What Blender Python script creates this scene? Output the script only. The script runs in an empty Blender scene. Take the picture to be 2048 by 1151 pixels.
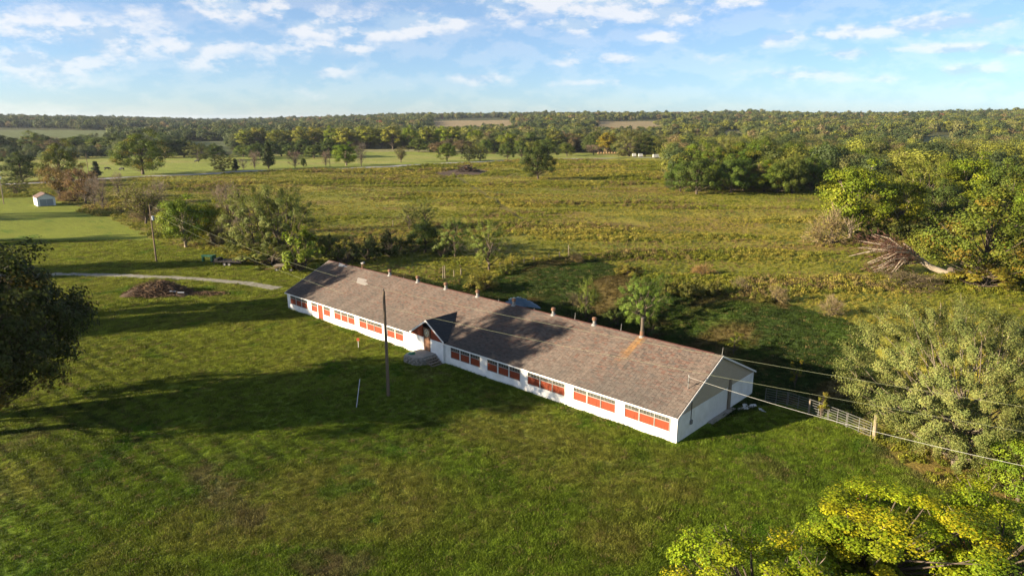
import bpy, math, random, time; T0 = time.time()
import numpy as np
from mathutils import Vector, Matrix
random.seed(7); RNG = np.random.default_rng(7)
scene = bpy.context.scene
ROOT = scene.collection

# ------------------------------------------------------------------ camera
IW, IH = 2048.0, 1151.0            # the photograph's pixels; used only to read positions off it
FPX, HZ, CAMH = 1375.0, 238.0, 26.0
PITCH = math.atan((IH/2-HZ)/FPX)
cam_d = bpy.data.cameras.new('camera'); cam = bpy.data.objects.new('camera', cam_d); ROOT.objects.link(cam)
cam_d.sensor_fit = 'HORIZONTAL'; cam_d.sensor_width = 36.0; cam_d.lens = 36.0*FPX/IW
cam_d.clip_start = 0.5; cam_d.clip_end = 60000
cam.location = (0, 0, CAMH); cam.rotation_euler = (math.pi/2-PITCH, 0, 0)
scene.camera = cam

# ------------------------------------------------------------------ sun, sky, exposure
SUN_EL, SUN_AZ = math.radians(15.0), math.radians(196.5)     # azimuth counter-clockwise from +X
to_sun = Vector((math.cos(SUN_EL)*math.cos(SUN_AZ), math.cos(SUN_EL)*math.sin(SUN_AZ), math.sin(SUN_EL)))
sun_d = bpy.data.lights.new('sun', 'SUN'); sun = bpy.data.objects.new('sun', sun_d); ROOT.objects.link(sun)
sun_d.energy = 5.0; sun_d.angle = math.radians(0.5); sun_d.color = (1.0, 0.83, 0.60)
sun.rotation_euler = to_sun.to_track_quat('Z', 'Y').to_euler()
scene.view_settings.view_transform = 'Standard'; scene.view_settings.look = 'None'
scene.view_settings.gamma = 1.0; scene.view_settings.use_curve_mapping = False
scene.view_settings.exposure = 1.85
SKY_STRENGTH = 0.058
scene.cycles.max_bounces = 5; scene.cycles.diffuse_bounces = 3; scene.cycles.glossy_bounces = 2; scene.cycles.transmission_bounces = 2; scene.cycles.volume_bounces = 0; scene.cycles.caustics_reflective = False; scene.cycles.caustics_refractive = False

def NT(nt):
    N, L = nt.nodes, nt.links
    def node(t, **kw):
        n = N.new(t)
        for k, v in kw.items():
            if k == 'ins':
                for a, b in v.items():
                    if hasattr(b, 'is_output'): L.new(b, n.inputs[a])
                    else: n.inputs[a].default_value = b
            else: setattr(n, k, v)
        return n
    return node
world = bpy.data.worlds.new('World'); scene.world = world; world.use_nodes = True
def build_sky():
    nt = world.node_tree; nt.nodes.clear(); n = NT(nt)
    out = n('ShaderNodeOutputWorld')
    sky = n('ShaderNodeTexSky', sky_type='NISHITA', sun_disc=False)
    sky.sun_elevation = SUN_EL; sky.sun_rotation = math.atan2(to_sun.x, to_sun.y) % (2*math.pi)
    sky.altitude = 250; sky.air_density = 0.7; sky.dust_density = 0.5; sky.ozone_density = 4.0
    tc = n('ShaderNodeTexCoord'); d = tc.outputs['Generated']
    sep = n('ShaderNodeSeparateXYZ', ins={0: d})
    def M(op, a, b=0.0, c=0.0, clamp=False):
        m = n('ShaderNodeMath', operation=op, use_clamp=clamp)
        for i, v in enumerate((a, b, c)):
            if hasattr(v, 'is_output'): nt.links.new(v, m.inputs[i])
            else: m.inputs[i].default_value = v
        return m.outputs[0]
    # a layer of cloud seen in perspective: direction projected on a plane overhead
    zz = M('ADD', M('MAXIMUM', sep.outputs[2], 0.0), 0.05)
    px = M('DIVIDE', sep.outputs[0], zz); py = M('DIVIDE', sep.outputs[1], zz)
    pl = n('ShaderNodeCombineXYZ', ins={0: px, 1: py, 2: 0.0}).outputs[0]
    gen = n('ShaderNodeTexNoise', ins={'Vector': pl, 'Scale': 0.55, 'Detail': 7.0, 'Roughness': 0.55}).outputs['Fac']
    # fine billow detail in direction space
    mp = n('ShaderNodeMapping', ins={'Vector': d, 'Scale': (1.0, 1.0, 2.1)}).outputs[0]
    bil = n('ShaderNodeTexNoise', ins={'Vector': mp, 'Scale': 17.0, 'Detail': 8.0, 'Roughness': 0.62}).outputs['Fac']
    mp2 = n('ShaderNodeMapping', ins={'Vector': d, 'Scale': (1.0, 1.0, 2.1), 'Location': (0.006, 0.0, -0.030)}).outputs[0]
    bil2 = n('ShaderNodeTexNoise', ins={'Vector': mp2, 'Scale': 17.0, 'Detail': 4.0, 'Roughness': 0.55}).outputs['Fac']
    blob = None
    for (cx, cy, rx, ry, s) in CLOUDS:
        a = M('MULTIPLY_ADD', sep.outputs[0], 1.0/rx, -cx/rx)
        b = M('MULTIPLY_ADD', sep.outputs[2], 1.0/ry, -cy/ry)
        r = M('SQRT', M('ADD', M('MULTIPLY', a, a), M('MULTIPLY', b, b)))
        v = M('MULTIPLY', M('SUBTRACT', 1.25, r, clamp=True), s)
        blob = v if blob is None else M('MAXIMUM', blob, v)
    ahead = M('GREATER_THAN', sep.outputs[1], 0.0)
    blob = M('MULTIPLY', blob, ahead)
    dens = M('ADD', M('MULTIPLY', blob, 0.80), M('MULTIPLY', M('SUBTRACT', gen, 0.64, clamp=True), 1.6))
    val = M('ADD', dens, M('MULTIPLY_ADD', bil, 2.3, -1.33))
    mask = n('ShaderNodeMapRange', interpolation_type='SMOOTHSTEP', ins={0: val, 1: 0.0, 2: 0.55, 3: 0.24, 4: 0.74}).outputs[0]
    fade = n('ShaderNodeMapRange', ins={0: sep.outputs[2], 1: 0.0, 2: 0.10, 3: 0.5, 4: 1.0}).outputs[0]
    mask = M('MULTIPLY', mask, fade)
    lit = n('ShaderNodeMapRange', ins={0: M('SUBTRACT', bil, bil2), 1: -0.075, 2: 0.06, 3: 0.0, 4: 1.0}).outputs[0]
    ccol = n('ShaderNodeMix', data_type='RGBA', ins={0: lit, 6: (0.165, 0.208, 0.255, 1), 7: (0.295, 0.288, 0.282, 1)}).outputs[2]
    skyc = n('ShaderNodeVectorMath', operation='MULTIPLY', ins={0: sky.outputs[0], 1: (SKY_STRENGTH, SKY_STRENGTH*.97, SKY_STRENGTH*.93)}).outputs[0]
    mix = n('ShaderNodeMix', data_type='RGBA', ins={0: mask, 6: skyc, 7: ccol}).outputs[2]
    bg = n('ShaderNodeBackground', ins={0: mix, 1: 1.0})
    nt.links.new(bg.outputs[0], out.inputs[0])
def sky_dir(px, py):
    x = (px-IW/2)/FPX; y = -(py-IH/2)/FPX; c, s = math.cos(PITCH), math.sin(PITCH)
    v = Vector((x, c+y*s, -s+y*c)).normalized(); return v.x, v.z
CLOUDS = []
for (px, py, wx, wy, s) in [(160,62,150,30,.9),(330,98,140,30,.9),(430,122,110,20,.8),(60,128,110,26,.75),(440,16,75,22,.95),(556,20,35,16,.95),
        (655,55,80,30,1.0),(660,98,100,20,.9),(830,48,90,26,1.0),(745,62,60,18,.8),(1150,8,230,26,1.0),(1120,50,110,14,.9),(1290,28,110,20,.95),
        (1320,76,36,11,.95),(1545,78,70,15,.85),(1720,64,72,15,1.0),(1865,45,70,14,1.0),(1480,2,50,12,.9),(968,157,60,13,.9),(655,147,40,9,.8),
        (1240,118,50,12,.8),(1150,125,50,10,.6),(1165,165,70,8,.75),(1700,106,50,11,.75),(1905,97,55,8,.85),(1780,100,60,8,.6),(1550,150,110,14,.6),
        (1950,140,70,10,.6),(2030,100,40,9,.8),(1500,158,60,6,.6),(1760,158,80,7,.5),(120,165,110,12,.5),(1140,104,36,8,.7)]:
    x, z = sky_dir(px, py); CLOUDS.append((x, z, 1.22*wx/1500.0, 1.22*wy/1500.0, s))
build_sky()

# ------------------------------------------------------------------ noise and terrain
def _h(ix, iy, seed):
    n = (ix.astype(np.int64)*374761393 + iy.astype(np.int64)*668265263 + seed*982451653) & 0xffffffff
    n = ((n ^ (n >> 13))*1274126177) & 0xffffffff
    return ((n ^ (n >> 16)) & 0xffffff)/float(0xffffff)
def vnoise(x, y, seed=0):
    x = np.asarray(x, float); y = np.asarray(y, float)
    ix = np.floor(x); iy = np.floor(y); fx = x-ix; fy = y-iy
    fx = fx*fx*(3-2*fx); fy = fy*fy*(3-2*fy)
    a = _h(ix, iy, seed); b = _h(ix+1, iy, seed); c = _h(ix, iy+1, seed); d = _h(ix+1, iy+1, seed)
    return (a*(1-fx)+b*fx)*(1-fy)+(c*(1-fx)+d*fx)*fy
def fbm(x, y, scale, octv=4, seed=0, gain=.5):
    x = np.asarray(x, float)/scale; y = np.asarray(y, float)/scale; s = 0; a = 1; t = 0
    for o in range(octv):
        s = s+a*vnoise(x+13.7*o, y-7.3*o, seed+o); t += a; a *= gain; x = x*2.03; y = y*2.03
    return s/t
def sm(a, b, x):
    t = np.clip((np.asarray(x, float)-a)/(b-a), 0, 1); return t*t*(3-2*t)

def ray(px, py):
    x = (px-IW/2)/FPX; y = -(py-IH/2)/FPX; c, s = math.cos(PITCH), math.sin(PITCH)
    return np.array([x, c+y*s, -s+y*c])
def flat(px, py, z=0.0):
    r = ray(px, py); t = (z-CAMH)/r[2]; return np.array([0, 0, CAMH])+t*r
# barn frame (far front corner is the origin, +x runs along the front to the near end, +y to the back)
EAVE = 2.30
_a = flat(1355.5, 834.5, EAVE); _b = flat(574, 584.5, EAVE)
BL = float(np.linalg.norm(_a-_b)); BDX = (_a-_b)[:2]/BL; BDY = np.array([-BDX[1], BDX[0]])
BORG = _b[:2].copy(); BROT = math.atan2(BDX[1], BDX[0])
BW = 14.6
def blocal(x, y):
    dx = np.asarray(x)-BORG[0]; dy = np.asarray(y)-BORG[1]
    return dx*BDX[0]+dy*BDX[1], dx*BDY[0]+dy*BDY[1]
_rt = [(-1.4,18),(-.74,20),(-.55,18),(-.41,4),(-.33,10),(-.09,30),(0,34),(.27,35),(.34,39),(.48,29),(.62,33),(.74,38),(1.4,38)]
def terrain(x, y):
    x = np.asarray(x, float); y = np.asarray(y, float)
    D = np.hypot(x, y); u, v = blocal(x, y)
    z = 0.35*(fbm(x, y, 45, 3, 3)-.5)*sm(40, 120, D)
    # shallow mown hollow, sunk behind the barn to lengthen its shadow, and its bank
    dip = sm(BW+.5, BW+9, v)*(1-sm(BW+20, BW+32, v))*sm(-6, 14, u)*(1-sm(64, 88, u))
    z = z-3.0*dip
    z = z+1.6*(fbm(x, y, 120, 3, 9)-.5)*sm(120, 260, D)
    z = z+1.7*(fbm(x*.3, y, 15, 3, 111)-.5)*sm(125, 170, D)*(1-sm(520, 700, D))*sm(BW+26, BW+50, v)  # long swells added so the low sun streaks the pasture
    t = x/np.maximum(np.abs(y), 1.0)
    ridge = np.interp(t, [p[0] for p in _rt], [p[1] for p in _rt])
    far = (ridge+12*(fbm(x, y, 520, 3, 21)-.5))*sm(520, 3000, D)**1.1 - 3.0*sm(380, 620, D)*(1-sm(700, 1500, D))
    far = far*(1-0.9*sm(3600, 6500, D)) + 14*sm(8000, 11500, D)
    return z+far
def tz(x, y): return float(terrain(np.array([x]), np.array([y]))[0])
def at(px, py):
    """ground point seen at a pixel of the photograph"""
    r = ray(px, py); T = 10.0*1.012**np.arange(580); Q = r[None, :]*T[:, None]
    i = int(np.argmax(CAMH+Q[:, 2] < terrain(Q[:, 0], Q[:, 1]))); t = T[max(i-1, 0)]; step = T[i]-t
    lo, hi = t, t+step
    for _ in range(18):
        m = .5*(lo+hi); p = np.array([0, 0, CAMH])+r*m
        if p[2] < tz(p[0], p[1]): hi = m
        else: lo = m
    p = np.array([0, 0, CAMH])+r*hi
    return Vector((p[0], p[1], tz(p[0], p[1])))
def height_of(base, topy, px):
    r = ray(px, topy); t = base.y/r[1]; return CAMH+t*r[2]-base.z
def wpoly(pts):
    fix = {(1501,1): BORG+BDX*BL+BDY*8, (1502,1): BORG+BDY*8}      # two points on the barn's centre line
    return np.array([fix[q] if q in fix else flat(*q)[:2] for q in pts])
def inside(poly, x, y):
    c = np.zeros(x.shape, bool); n = len(poly); j = n-1
    for i in range(n):
        xi, yi = poly[i]; xj, yj = poly[j]
        c ^= ((yi > y) != (yj > y)) & (x < (xj-xi)*(y-yi)/(yj-yi+1e-12)+xi); j = i
    return c
def seg_dist(pts, x, y):
    d = np.full(x.shape, 1e9)
    for (ax, ay), (bx, by) in zip(pts[:-1], pts[1:]):
        L2 = (bx-ax)**2+(by-ay)**2; t = np.clip(((x-ax)*(bx-ax)+(y-ay)*(by-ay))/L2, 0, 1)
        d = np.minimum(d, np.hypot(x-ax-t*(bx-ax), y-ay-t*(by-ay)))
    return d
LAWN = wpoly([(-1500,1500),(3200,1500),(2600,1080),(2150,1010),(1900,985),(1815,925),(1750,868),(1690,838),(1620,812),(1545,800),(1501,1),(1502,1),(640,530),(560,533),(430,505),(330,488),(240,446),(160,412),(60,396),(-700,388),(-2500,420)])
YARD = wpoly([(640,525),(700,535),(880,556),(1010,536),(1140,512),(1240,535),(1340,575),(1430,592),(1560,606),(1700,640),(1760,700),(1760,810),(1690,838),(1620,812),(1540,801),(1501,1),(1502,1)])
MEADOW = wpoly([(-900,385),(0,367),(200,356),(430,347),(640,339),(880,327),(1030,318),(1110,313),(1330,313),(1330,302),(1180,300),(900,299),(720,295),(480,304),(0,303),(-900,303)])
ROADPX = [(-500,392),(-150,377),(0,370),(87,366),(188,358.5),(235,356),(420,348),(500,344.5),(728,335.6),(881,328),(1020,319.5),(1060,316.5),(1140,313.5),(1250,311.5),(1330,310.5)]
ROAD = [tuple(flat(*p)[:2]) for p in ROADPX]
DRIVEPX = [(-520,590),(-250,566),(35,549.5),(140,548.5),(250,551.5),(380,557),(480,565),(556,577)]
DRIVE = [tuple(flat(*p)[:2]) for p in DRIVEPX]
DIRT = wpoly([(862,345),(905,338),(965,337),(992,343),(960,350),(890,352)])
TRAIL1 = [tuple(flat(*p)[:2]) for p in ((905,338),(912,352),(935,366),(960,385),(1000,410),(1045,440))]
TRAIL2 = [tuple(flat(*p)[:2]) for p in ((1000,347),(1040,345),(985,358),(930,372),(860,372),(760,380),(640,372))]
BARE = [(flat(410,945)[:2],.9,2.6),(flat(455,985)[:2],.8,2.4),(flat(500,1040)[:2],.8,2.0),(flat(640,1120)[:2],.9,2.2),(flat(690,1135)[:2],.8,2.0),(flat(1165,822)[:2],.7,1.2),
        (flat(860,745)[:2],.5,2.0),(flat(45,880)[:2],.8,2.5),(flat(1540,930)[:2],.5,2.6),(flat(1870,945)[:2],.9,4.0),(flat(1790,900)[:2],.6,3.5),(flat(745,690)[:2],.35,1.5),(flat(385,492)[:2],.9,3.0)]
FIELDS = [(-.80,-.575,930,1500,(.105,.125,.045)),(-.115,.005,1350,2050,(.23,.18,.095)),(.115,.21,1250,1900,(.22,.175,.09)),(.585,.635,900,1150,(.14,.15,.06)),
          (-.22,-.08,620,700,(.20,.19,.085)),(-.48,-.40,700,1000,(.10,.12,.05)),(.30,.33,1000,1250,(.17,.16,.075))]
def mix(a, b, t): return a*(1-t[:, None])+np.asarray(b)*t[:, None]
def ground_color(x, y):
    D = np.hypot(x, y); t = x/np.maximum(y, 1.0)
    jx = x+ (fbm(x, y, 9, 3, 31)-.5)*(4+D*.012); jy = y+(fbm(x, y, 9, 3, 37)-.5)*(4+D*.012)
    n1 = fbm(x, y, 30, 4, 41); n2 = fbm(x, y, 6, 4, 43); n3 = fbm(x, y, 1.6, 3, 47)
    # rough pasture
    c = np.tile(np.array([.170,.168,.024]), (len(x), 1))
    c = mix(c, (.245,.215,.036), sm(.45,.65,n1)*.8); c = mix(c, (.075,.095,.016), sm(.52,.70,n2)*.8)
    c = mix(c, (.165,.100,.040), sm(.60,.74,fbm(x*.5, y, 14, 4, 53))*.65)
    tr = np.minimum(seg_dist(TRAIL1, x, y), seg_dist(TRAIL2, x, y)); c = mix(c, (.10,.085,.03), (1-sm(.5, 1.6, tr+(n3-.5)*1.2))*.8)
    # ground under the woods
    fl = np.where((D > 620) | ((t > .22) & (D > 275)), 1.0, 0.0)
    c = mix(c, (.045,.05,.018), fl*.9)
    # green meadow beyond the road
    m = inside(MEADOW, jx, jy)*1.0
    mc = mix(np.tile(np.array([.185,.215,.040]), (len(x), 1)), (.225,.220,.060), sm(.4,.65,n1)); mc = mix(mc, (.12,.16,.025), sm(.55,.75,n2)*.6)
    c = c*(1-m[:, None])+mc*m[:, None]
    for (t0, t1, d0, d1, col) in FIELDS:
        e = (fbm(x, y, 120, 3, 59)-.5)
        f = ((t > t0+e*.03) & (t < t1+e*.03) & (D > d0+e*150) & (D < d1+e*150) & (y > 0))*1.0
        c = mix(c, np.array(col), f)
    # lawn
    l = inside(LAWN, jx, jy)*1.0
    lc = np.tile(np.array([.104,.152,.013]), (len(x), 1))
    lc = mix(lc, (.066,.112,.009), sm(.40,.62,n2)*.7); lc = mix(lc, (.155,.148,.030), sm(.50,.70,fbm(x, y, 11, 4, 61))*.75)
    lc = mix(lc, (.165,.188,.024), sm(46, 88, D)*.85); lc = mix(lc, (.040,.105,.006), sm(.66,.80,fbm(x, y, 3.2, 3, 67))*.6)
    # mowing swaths
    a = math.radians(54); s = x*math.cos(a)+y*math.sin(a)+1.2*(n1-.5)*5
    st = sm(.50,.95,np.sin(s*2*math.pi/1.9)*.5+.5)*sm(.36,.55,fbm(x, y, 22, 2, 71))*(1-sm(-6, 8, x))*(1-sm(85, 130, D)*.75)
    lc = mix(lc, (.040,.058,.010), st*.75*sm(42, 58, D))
    for (p, k, r) in BARE:
        d = np.hypot(x-p[0], y-p[1])/r+(n3-.5)*1.7+(n2-.5)*1.2
        lc = mix(lc, (.120,.090,.050), (1-sm(.30, 1.05, d))*k*.75*sm(.30,.55,n3+.15))
    c = c*(1-l[:, None])+lc*l[:, None]
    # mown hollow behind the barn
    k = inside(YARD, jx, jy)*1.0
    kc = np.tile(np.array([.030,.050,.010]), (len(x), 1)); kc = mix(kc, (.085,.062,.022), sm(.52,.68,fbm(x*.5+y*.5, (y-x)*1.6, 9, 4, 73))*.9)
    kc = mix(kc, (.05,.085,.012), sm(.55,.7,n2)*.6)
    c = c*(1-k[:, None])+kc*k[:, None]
    # dirt round the burn pile
    q = inside(DIRT, jx, jy)*1.0; c = mix(c, (.075,.052,.040), q*.95)
    v = .82+.36*n3
    return np.clip(c*v[:, None], .003, 1), l, k, m, fl

# ------------------------------------------------------------------ materials
MATS = {}
def new_mat(name):
    m = bpy.data.materials.new(name); m.use_nodes = True; nt = m.node_tree
    b = nt.nodes['Principled BSDF']; return m, nt, b, NT(nt)
def mat(name, col, rough=.8, var=.25, scale=3.0, bump=.0, bscale=30., metal=0., spec=.3, col2=None, coord='Object', bdist=.02, stretch=(1,1,1)):
    if name in MATS: return MATS[name]
    m, nt, b, n = new_mat(name)
    tc = n('ShaderNodeTexCoord').outputs[coord]
    mp = n('ShaderNodeMapping', ins={'Vector': tc, 'Scale': stretch}).outputs[0]
    no = n('ShaderNodeTexNoise', ins={'Vector': mp, 'Scale': scale, 'Detail': 6.0, 'Roughness': .6})
    c2 = col2 or tuple(c*(1-var) for c in col)
    rmp = n('ShaderNodeMapRange', ins={0: no.outputs['Fac'], 1: .3, 2: .7, 3: 0., 4: 1.})
    mx = n('ShaderNodeMix', data_type='RGBA', ins={0: rmp.outputs[0], 6: (*col, 1), 7: (*c2, 1)})
    nt.links.new(mx.outputs[2], b.inputs['Base Color'])
    b.inputs['Roughness'].default_value = rough; b.inputs['Metallic'].default_value = metal; b.inputs['Specular IOR Level'].default_value = spec
    if bump:
        nb = n('ShaderNodeTexNoise', ins={'Vector': mp, 'Scale': bscale, 'Detail': 5.0})
        bp = n('ShaderNodeBump', ins={'Strength': bump, 'Distance': bdist, 'Height': nb.outputs['Fac']})
        nt.links.new(bp.outputs[0], b.inputs['Normal'])
    MATS[name] = m; return m
def leaf_mat(name, source, transl=.30):
    m, nt, b, n = new_mat(name)
    a = n('ShaderNodeAttribute', attribute_name='Col').outputs['Color']
    t = n('ShaderNodeObjectInfo').outputs['Color'] if source == 'OBJECT' else n('ShaderNodeAttribute', attribute_type='INSTANCER', attribute_name='tint').outputs['Color']
    c = n('ShaderNodeMix', data_type='RGBA', blend_type='MULTIPLY', ins={0: 1.0, 6: a, 7: t}).outputs[2]
    nt.links.new(c, b.inputs['Base Color']); b.inputs['Roughness'].default_value = .55; b.inputs['Specular IOR Level'].default_value = .12
    tr = n('ShaderNodeBsdfTranslucent', ins={0: c})
    mx = n('ShaderNodeMixShader', ins={0: transl, 1: b.outputs[0], 2: tr.outputs[0]})
    nt.links.new(mx.outputs[0], nt.nodes['Material Output'].inputs[0]); MATS[name] = m; return m
LEAF = leaf_mat('leaf', 'OBJECT'); LEAFI = leaf_mat('leaf_scatter', 'INST'); GRASSI = leaf_mat('grass_blade', 'INST', .35)
def vcol_mat(name, rough=.9, bump=.0, bscale=20, bdist=.03, fine=0.0, fscale=6.0, spec=.2):
    m, nt, b, n = new_mat(name)
    a = n('ShaderNodeAttribute', attribute_name='Col').outputs['Color']
    pos = n('ShaderNodeNewGeometry').outputs['Position']
    if fine:
        no = n('ShaderNodeTexNoise', ins={'Vector': pos, 'Scale': fscale, 'Detail': 8.0, 'Roughness': .7}).outputs['Fac']
        k = n('ShaderNodeMapRange', ins={0: no, 1: .25, 2: .75, 3: 1-fine, 4: 1+fine}).outputs[0]
        a = n('ShaderNodeVectorMath', operation='SCALE', ins={0: a, 3: k}).outputs[0]
    nt.links.new(a, b.inputs['Base Color']); b.inputs['Roughness'].default_value = rough; b.inputs['Specular IOR Level'].default_value = spec
    if bump:
        nb = n('ShaderNodeTexNoise', ins={'Vector': pos, 'Scale': bscale, 'Detail': 6.0, 'Roughness': .65})
        bp = n('ShaderNodeBump', ins={'Strength': bump, 'Distance': bdist, 'Height': nb.outputs['Fac']})
        nt.links.new(bp.outputs[0], b.inputs['Normal'])
    MATS[name] = m; return m
GROUND = vcol_mat('ground_turf', .95, .9, 4.0, .14, .85, 4.5, .1)
SHINGLE = vcol_mat('asphalt_shingle', .9, .5, 60, .01, .22, 3.0)
BARK = mat('bark', (.115,.090,.065), .95, .5, 4, .8, 14, stretch=(1,1,.3)); PALEBARK = mat('pale_bark', (.33,.27,.20), .9, .45, 3, .6, 12, stretch=(1,1,.3))
WHITEWALL = mat('white_painted_block', (.82,.81,.79), .8, .10, 1.1, .5, 9, bdist=.03, col2=(.66,.645,.60))
WHITE = mat('white_trim_paint', (.76,.75,.72), .6, .12, 5)
RED = mat('red_board_paint', (.25,.045,.013), .7, .40, 2.5, .25, 8, stretch=(6,1,.6))
DARKRED = mat('ridge_metal_red', (.085,.036,.028), .6, .35, 3); GLASS = mat('window_glass', (.115,.115,.095), .2, .6, 1.1, spec=.6, col2=(.035,.035,.03))
TAN = mat('tan_gable_siding', (.46,.385,.285), .85, .15, 2, .3, 10, stretch=(.5,1,6)); BROWNDOOR = mat('weathered_brown_boards', (.20,.105,.06), .8, .45, 3, .3, 10, stretch=(6,6,.5))
DARKSLATE = mat('dark_shingle', (.040,.042,.042), .85, .4, 6, .4, 20); CONC = mat('weathered_concrete', (.30,.28,.24), .9, .3, 4, .5, 18)
STONE = mat('field_stone', (.30,.27,.22), .9, .4, 4, .6, 10); GALV = mat('galvanised_metal', (.24,.24,.23), .6, .4, 6, metal=.2)
RUST = mat('rusty_metal', (.20,.11,.065), .8, .5, 8, .3, 20); OLDWOOD = mat('old_grey_wood', (.26,.21,.155), .9, .4, 4, .5, 14, stretch=(4,4,.4))
POLEWOOD = mat('pole_wood', (.17,.125,.085), .9, .4, 3, .5, 10, stretch=(4,4,.3)); BLACK = mat('black_fitting', (.03,.03,.03), .5, .2, 5)
GRAVEL = mat('pale_gravel', (.30,.275,.235), .95, .45, 1.4, .8, 14, coord='Object', col2=(.12,.12,.06), bdist=.05)
ROADM = mat('road_gravel', (.27,.265,.25), .9, .15, .3)

# ------------------------------------------------------------------ mesh helpers
def tag(o, label=None, cat=None, group=None, kind=None):
    for k, v in (('label', label), ('category', cat), ('group', group), ('kind', kind)):
        if v: o[k] = v
    return o
def empty(name, loc=(0,0,0), rz=0.0, **kw):
    o = bpy.data.objects.new(name, None); ROOT.objects.link(o); o.location = loc; o.rotation_euler = (0,0,rz)
    o.empty_display_size = .3; return tag(o, **kw)
def link(name, me, parent=None, **kw):
    o = bpy.data.objects.new(name, me); ROOT.objects.link(o)
    if parent is not None: o.parent = parent
    return tag(o, **kw)
def np_mesh(name, V, F, m, col=None, smooth=False):
    """V (n,3), F (m,k) all the same size; col per vertex"""
    V = np.asarray(V, np.float32); F = np.asarray(F, np.int32); k = F.shape[1]
    me = bpy.data.meshes.new(name); me.vertices.add(len(V)); me.vertices.foreach_set('co', V.ravel())
    me.loops.add(F.size); me.loops.foreach_set('vertex_index', F.ravel())
    me.polygons.add(len(F)); me.polygons.foreach_set('loop_start', np.arange(0, F.size, k, dtype=np.int32))
    try: me.polygons.foreach_set('loop_total', np.full(len(F), k, np.int32))
    except Exception: pass
    if smooth: me.polygons.foreach_set('use_smooth', np.ones(len(F), bool))
    if col is not None:
        ca = me.color_attributes.new('Col', 'FLOAT_COLOR', 'POINT')
        ca.data.foreach_set('color', np.hstack([col, np.ones((len(col), 1))]).astype(np.float32).ravel())
    me.update(); me.validate()
    if m: me.materials.append(m)
    return me
class MB:
    def __init__(s): s.v = []; s.f = []
    def hexa(s, P):
        i = len(s.v); s.v += [tuple(p) for p in P]
        s.f += [tuple(i+j for j in q) for q in ((0,3,2,1),(4,5,6,7),(0,1,5,4),(1,2,6,5),(2,3,7,6),(3,0,4,7))]; return s
    def box(s, x0, x1, y0, y1, z0, z1):
        return s.hexa([(x0,y0,z0),(x1,y0,z0),(x1,y1,z0),(x0,y1,z0),(x0,y0,z1),(x1,y0,z1),(x1,y1,z1),(x0,y1,z1)])
    def bar(s, p0, p1, w, h=None):
        p0 = Vector(p0); p1 = Vector(p1); d = (p1-p0).normalized(); h = h or w
        up = Vector((0,0,1)) if abs(d.z) < .95 else Vector((0,1,0)); a = d.cross(up).normalized()*w/2; b = a.cross(d).normalized()*h/2
        return s.hexa([p0-a-b, p0+a-b, p1+a-b, p1-a-b, p0-a+b, p0+a+b, p1+a+b, p1-a+b])
    def tube(s, pts, rad, n=6, caps=True):
        pts = [Vector(p) for p in pts]; rad = rad if hasattr(rad, '__len__') else [rad]*len(pts); i0 = len(s.v)
        for k, p in enumerate(pts):
            d = (pts[min(k+1, len(pts)-1)]-pts[max(k-1, 0)]).normalized()
            up = Vector((0,0,1)) if abs(d.z) < .9 else Vector((1,0,0)); a = d.cross(up).normalized(); b = a.cross(d)
            for j in range(n):
                t = 2*math.pi*j/n; s.v.append(tuple(p+(a*math.cos(t)+b*math.sin(t))*rad[k]))
        for k in range(len(pts)-1):
            for j in range(n):
                q = i0+k*n; s.f.append((q+j, q+(j+1) % n, q+n+(j+1) % n, q+n+j))
        if caps:
            s.f.append(tuple(i0+j for j in range(n))[::-1]); q = i0+(len(pts)-1)*n; s.f.append(tuple(q+j for j in range(n)))
        return s
    def prism(s, poly, axis, a, b):
        """poly of 2D points extruded along axis from a to b (axis 0: points are (y,z); axis 1: (x,z); axis 2: (x,y))"""
        i = len(s.v); n = len(poly)
        for c in (a, b):
            for (p, q) in poly: s.v.append({0: (c,p,q), 1: (p,c,q), 2: (p,q,c)}[axis])
        s.f.append(tuple(i+j for j in range(n))); s.f.append(tuple(i+n+j for j in range(n))[::-1])
        for j in range(n): s.f.append((i+j, i+n+j, i+n+(j+1) % n, i+(j+1) % n))
        return s
    def rock(s, c, r, seed=0, n=8):
        rn = random.Random(seed); i = len(s.v); c = Vector(c)
        s.v.append(tuple(c+Vector((0,0,-r[2]))))
        for k, zf in enumerate((-.6, .15, .72)):
            for j in range(n):
                t = 2*math.pi*j/n; q = math.sqrt(1-zf*zf)*rn.uniform(.82, 1.15)
                s.v.append((c.x+r[0]*q*math.cos(t), c.y+r[1]*q*math.sin(t), c.z+r[2]*zf*rn.uniform(.85, 1.12)))
        s.v.append(tuple(c+Vector((0,0,r[2]))))
        for j in range(n):
            k = (j+1) % n; s.f.append((i, i+1+k, i+1+j)); top = i+1+3*n
            for l in range(2): q = i+1+l*n; s.f.append((q+j, q+k, q+n+k, q+n+j))
            s.f.append((top, i+1+2*n+j, i+1+2*n+k))
        return s
    def mesh(s, name, m):
        me = bpy.data.meshes.new(name); me.from_pydata(s.v, [], s.f); me.update()
        import bmesh
        b = bmesh.new(); b.from_mesh(me); bmesh.ops.recalc_face_normals(b, faces=b.faces); b.to_mesh(me); b.free()
        me.materials.append(m); return me
    def build(s, name, m, parent=None, **kw): return link(name, s.mesh(name, m), parent, **kw)
def copy_tree(o, parent=None):
    c = o.copy(); ROOT.objects.link(c); c.parent = parent
    for ch in list(o.children): copy_tree(ch, c)
    return c

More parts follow.
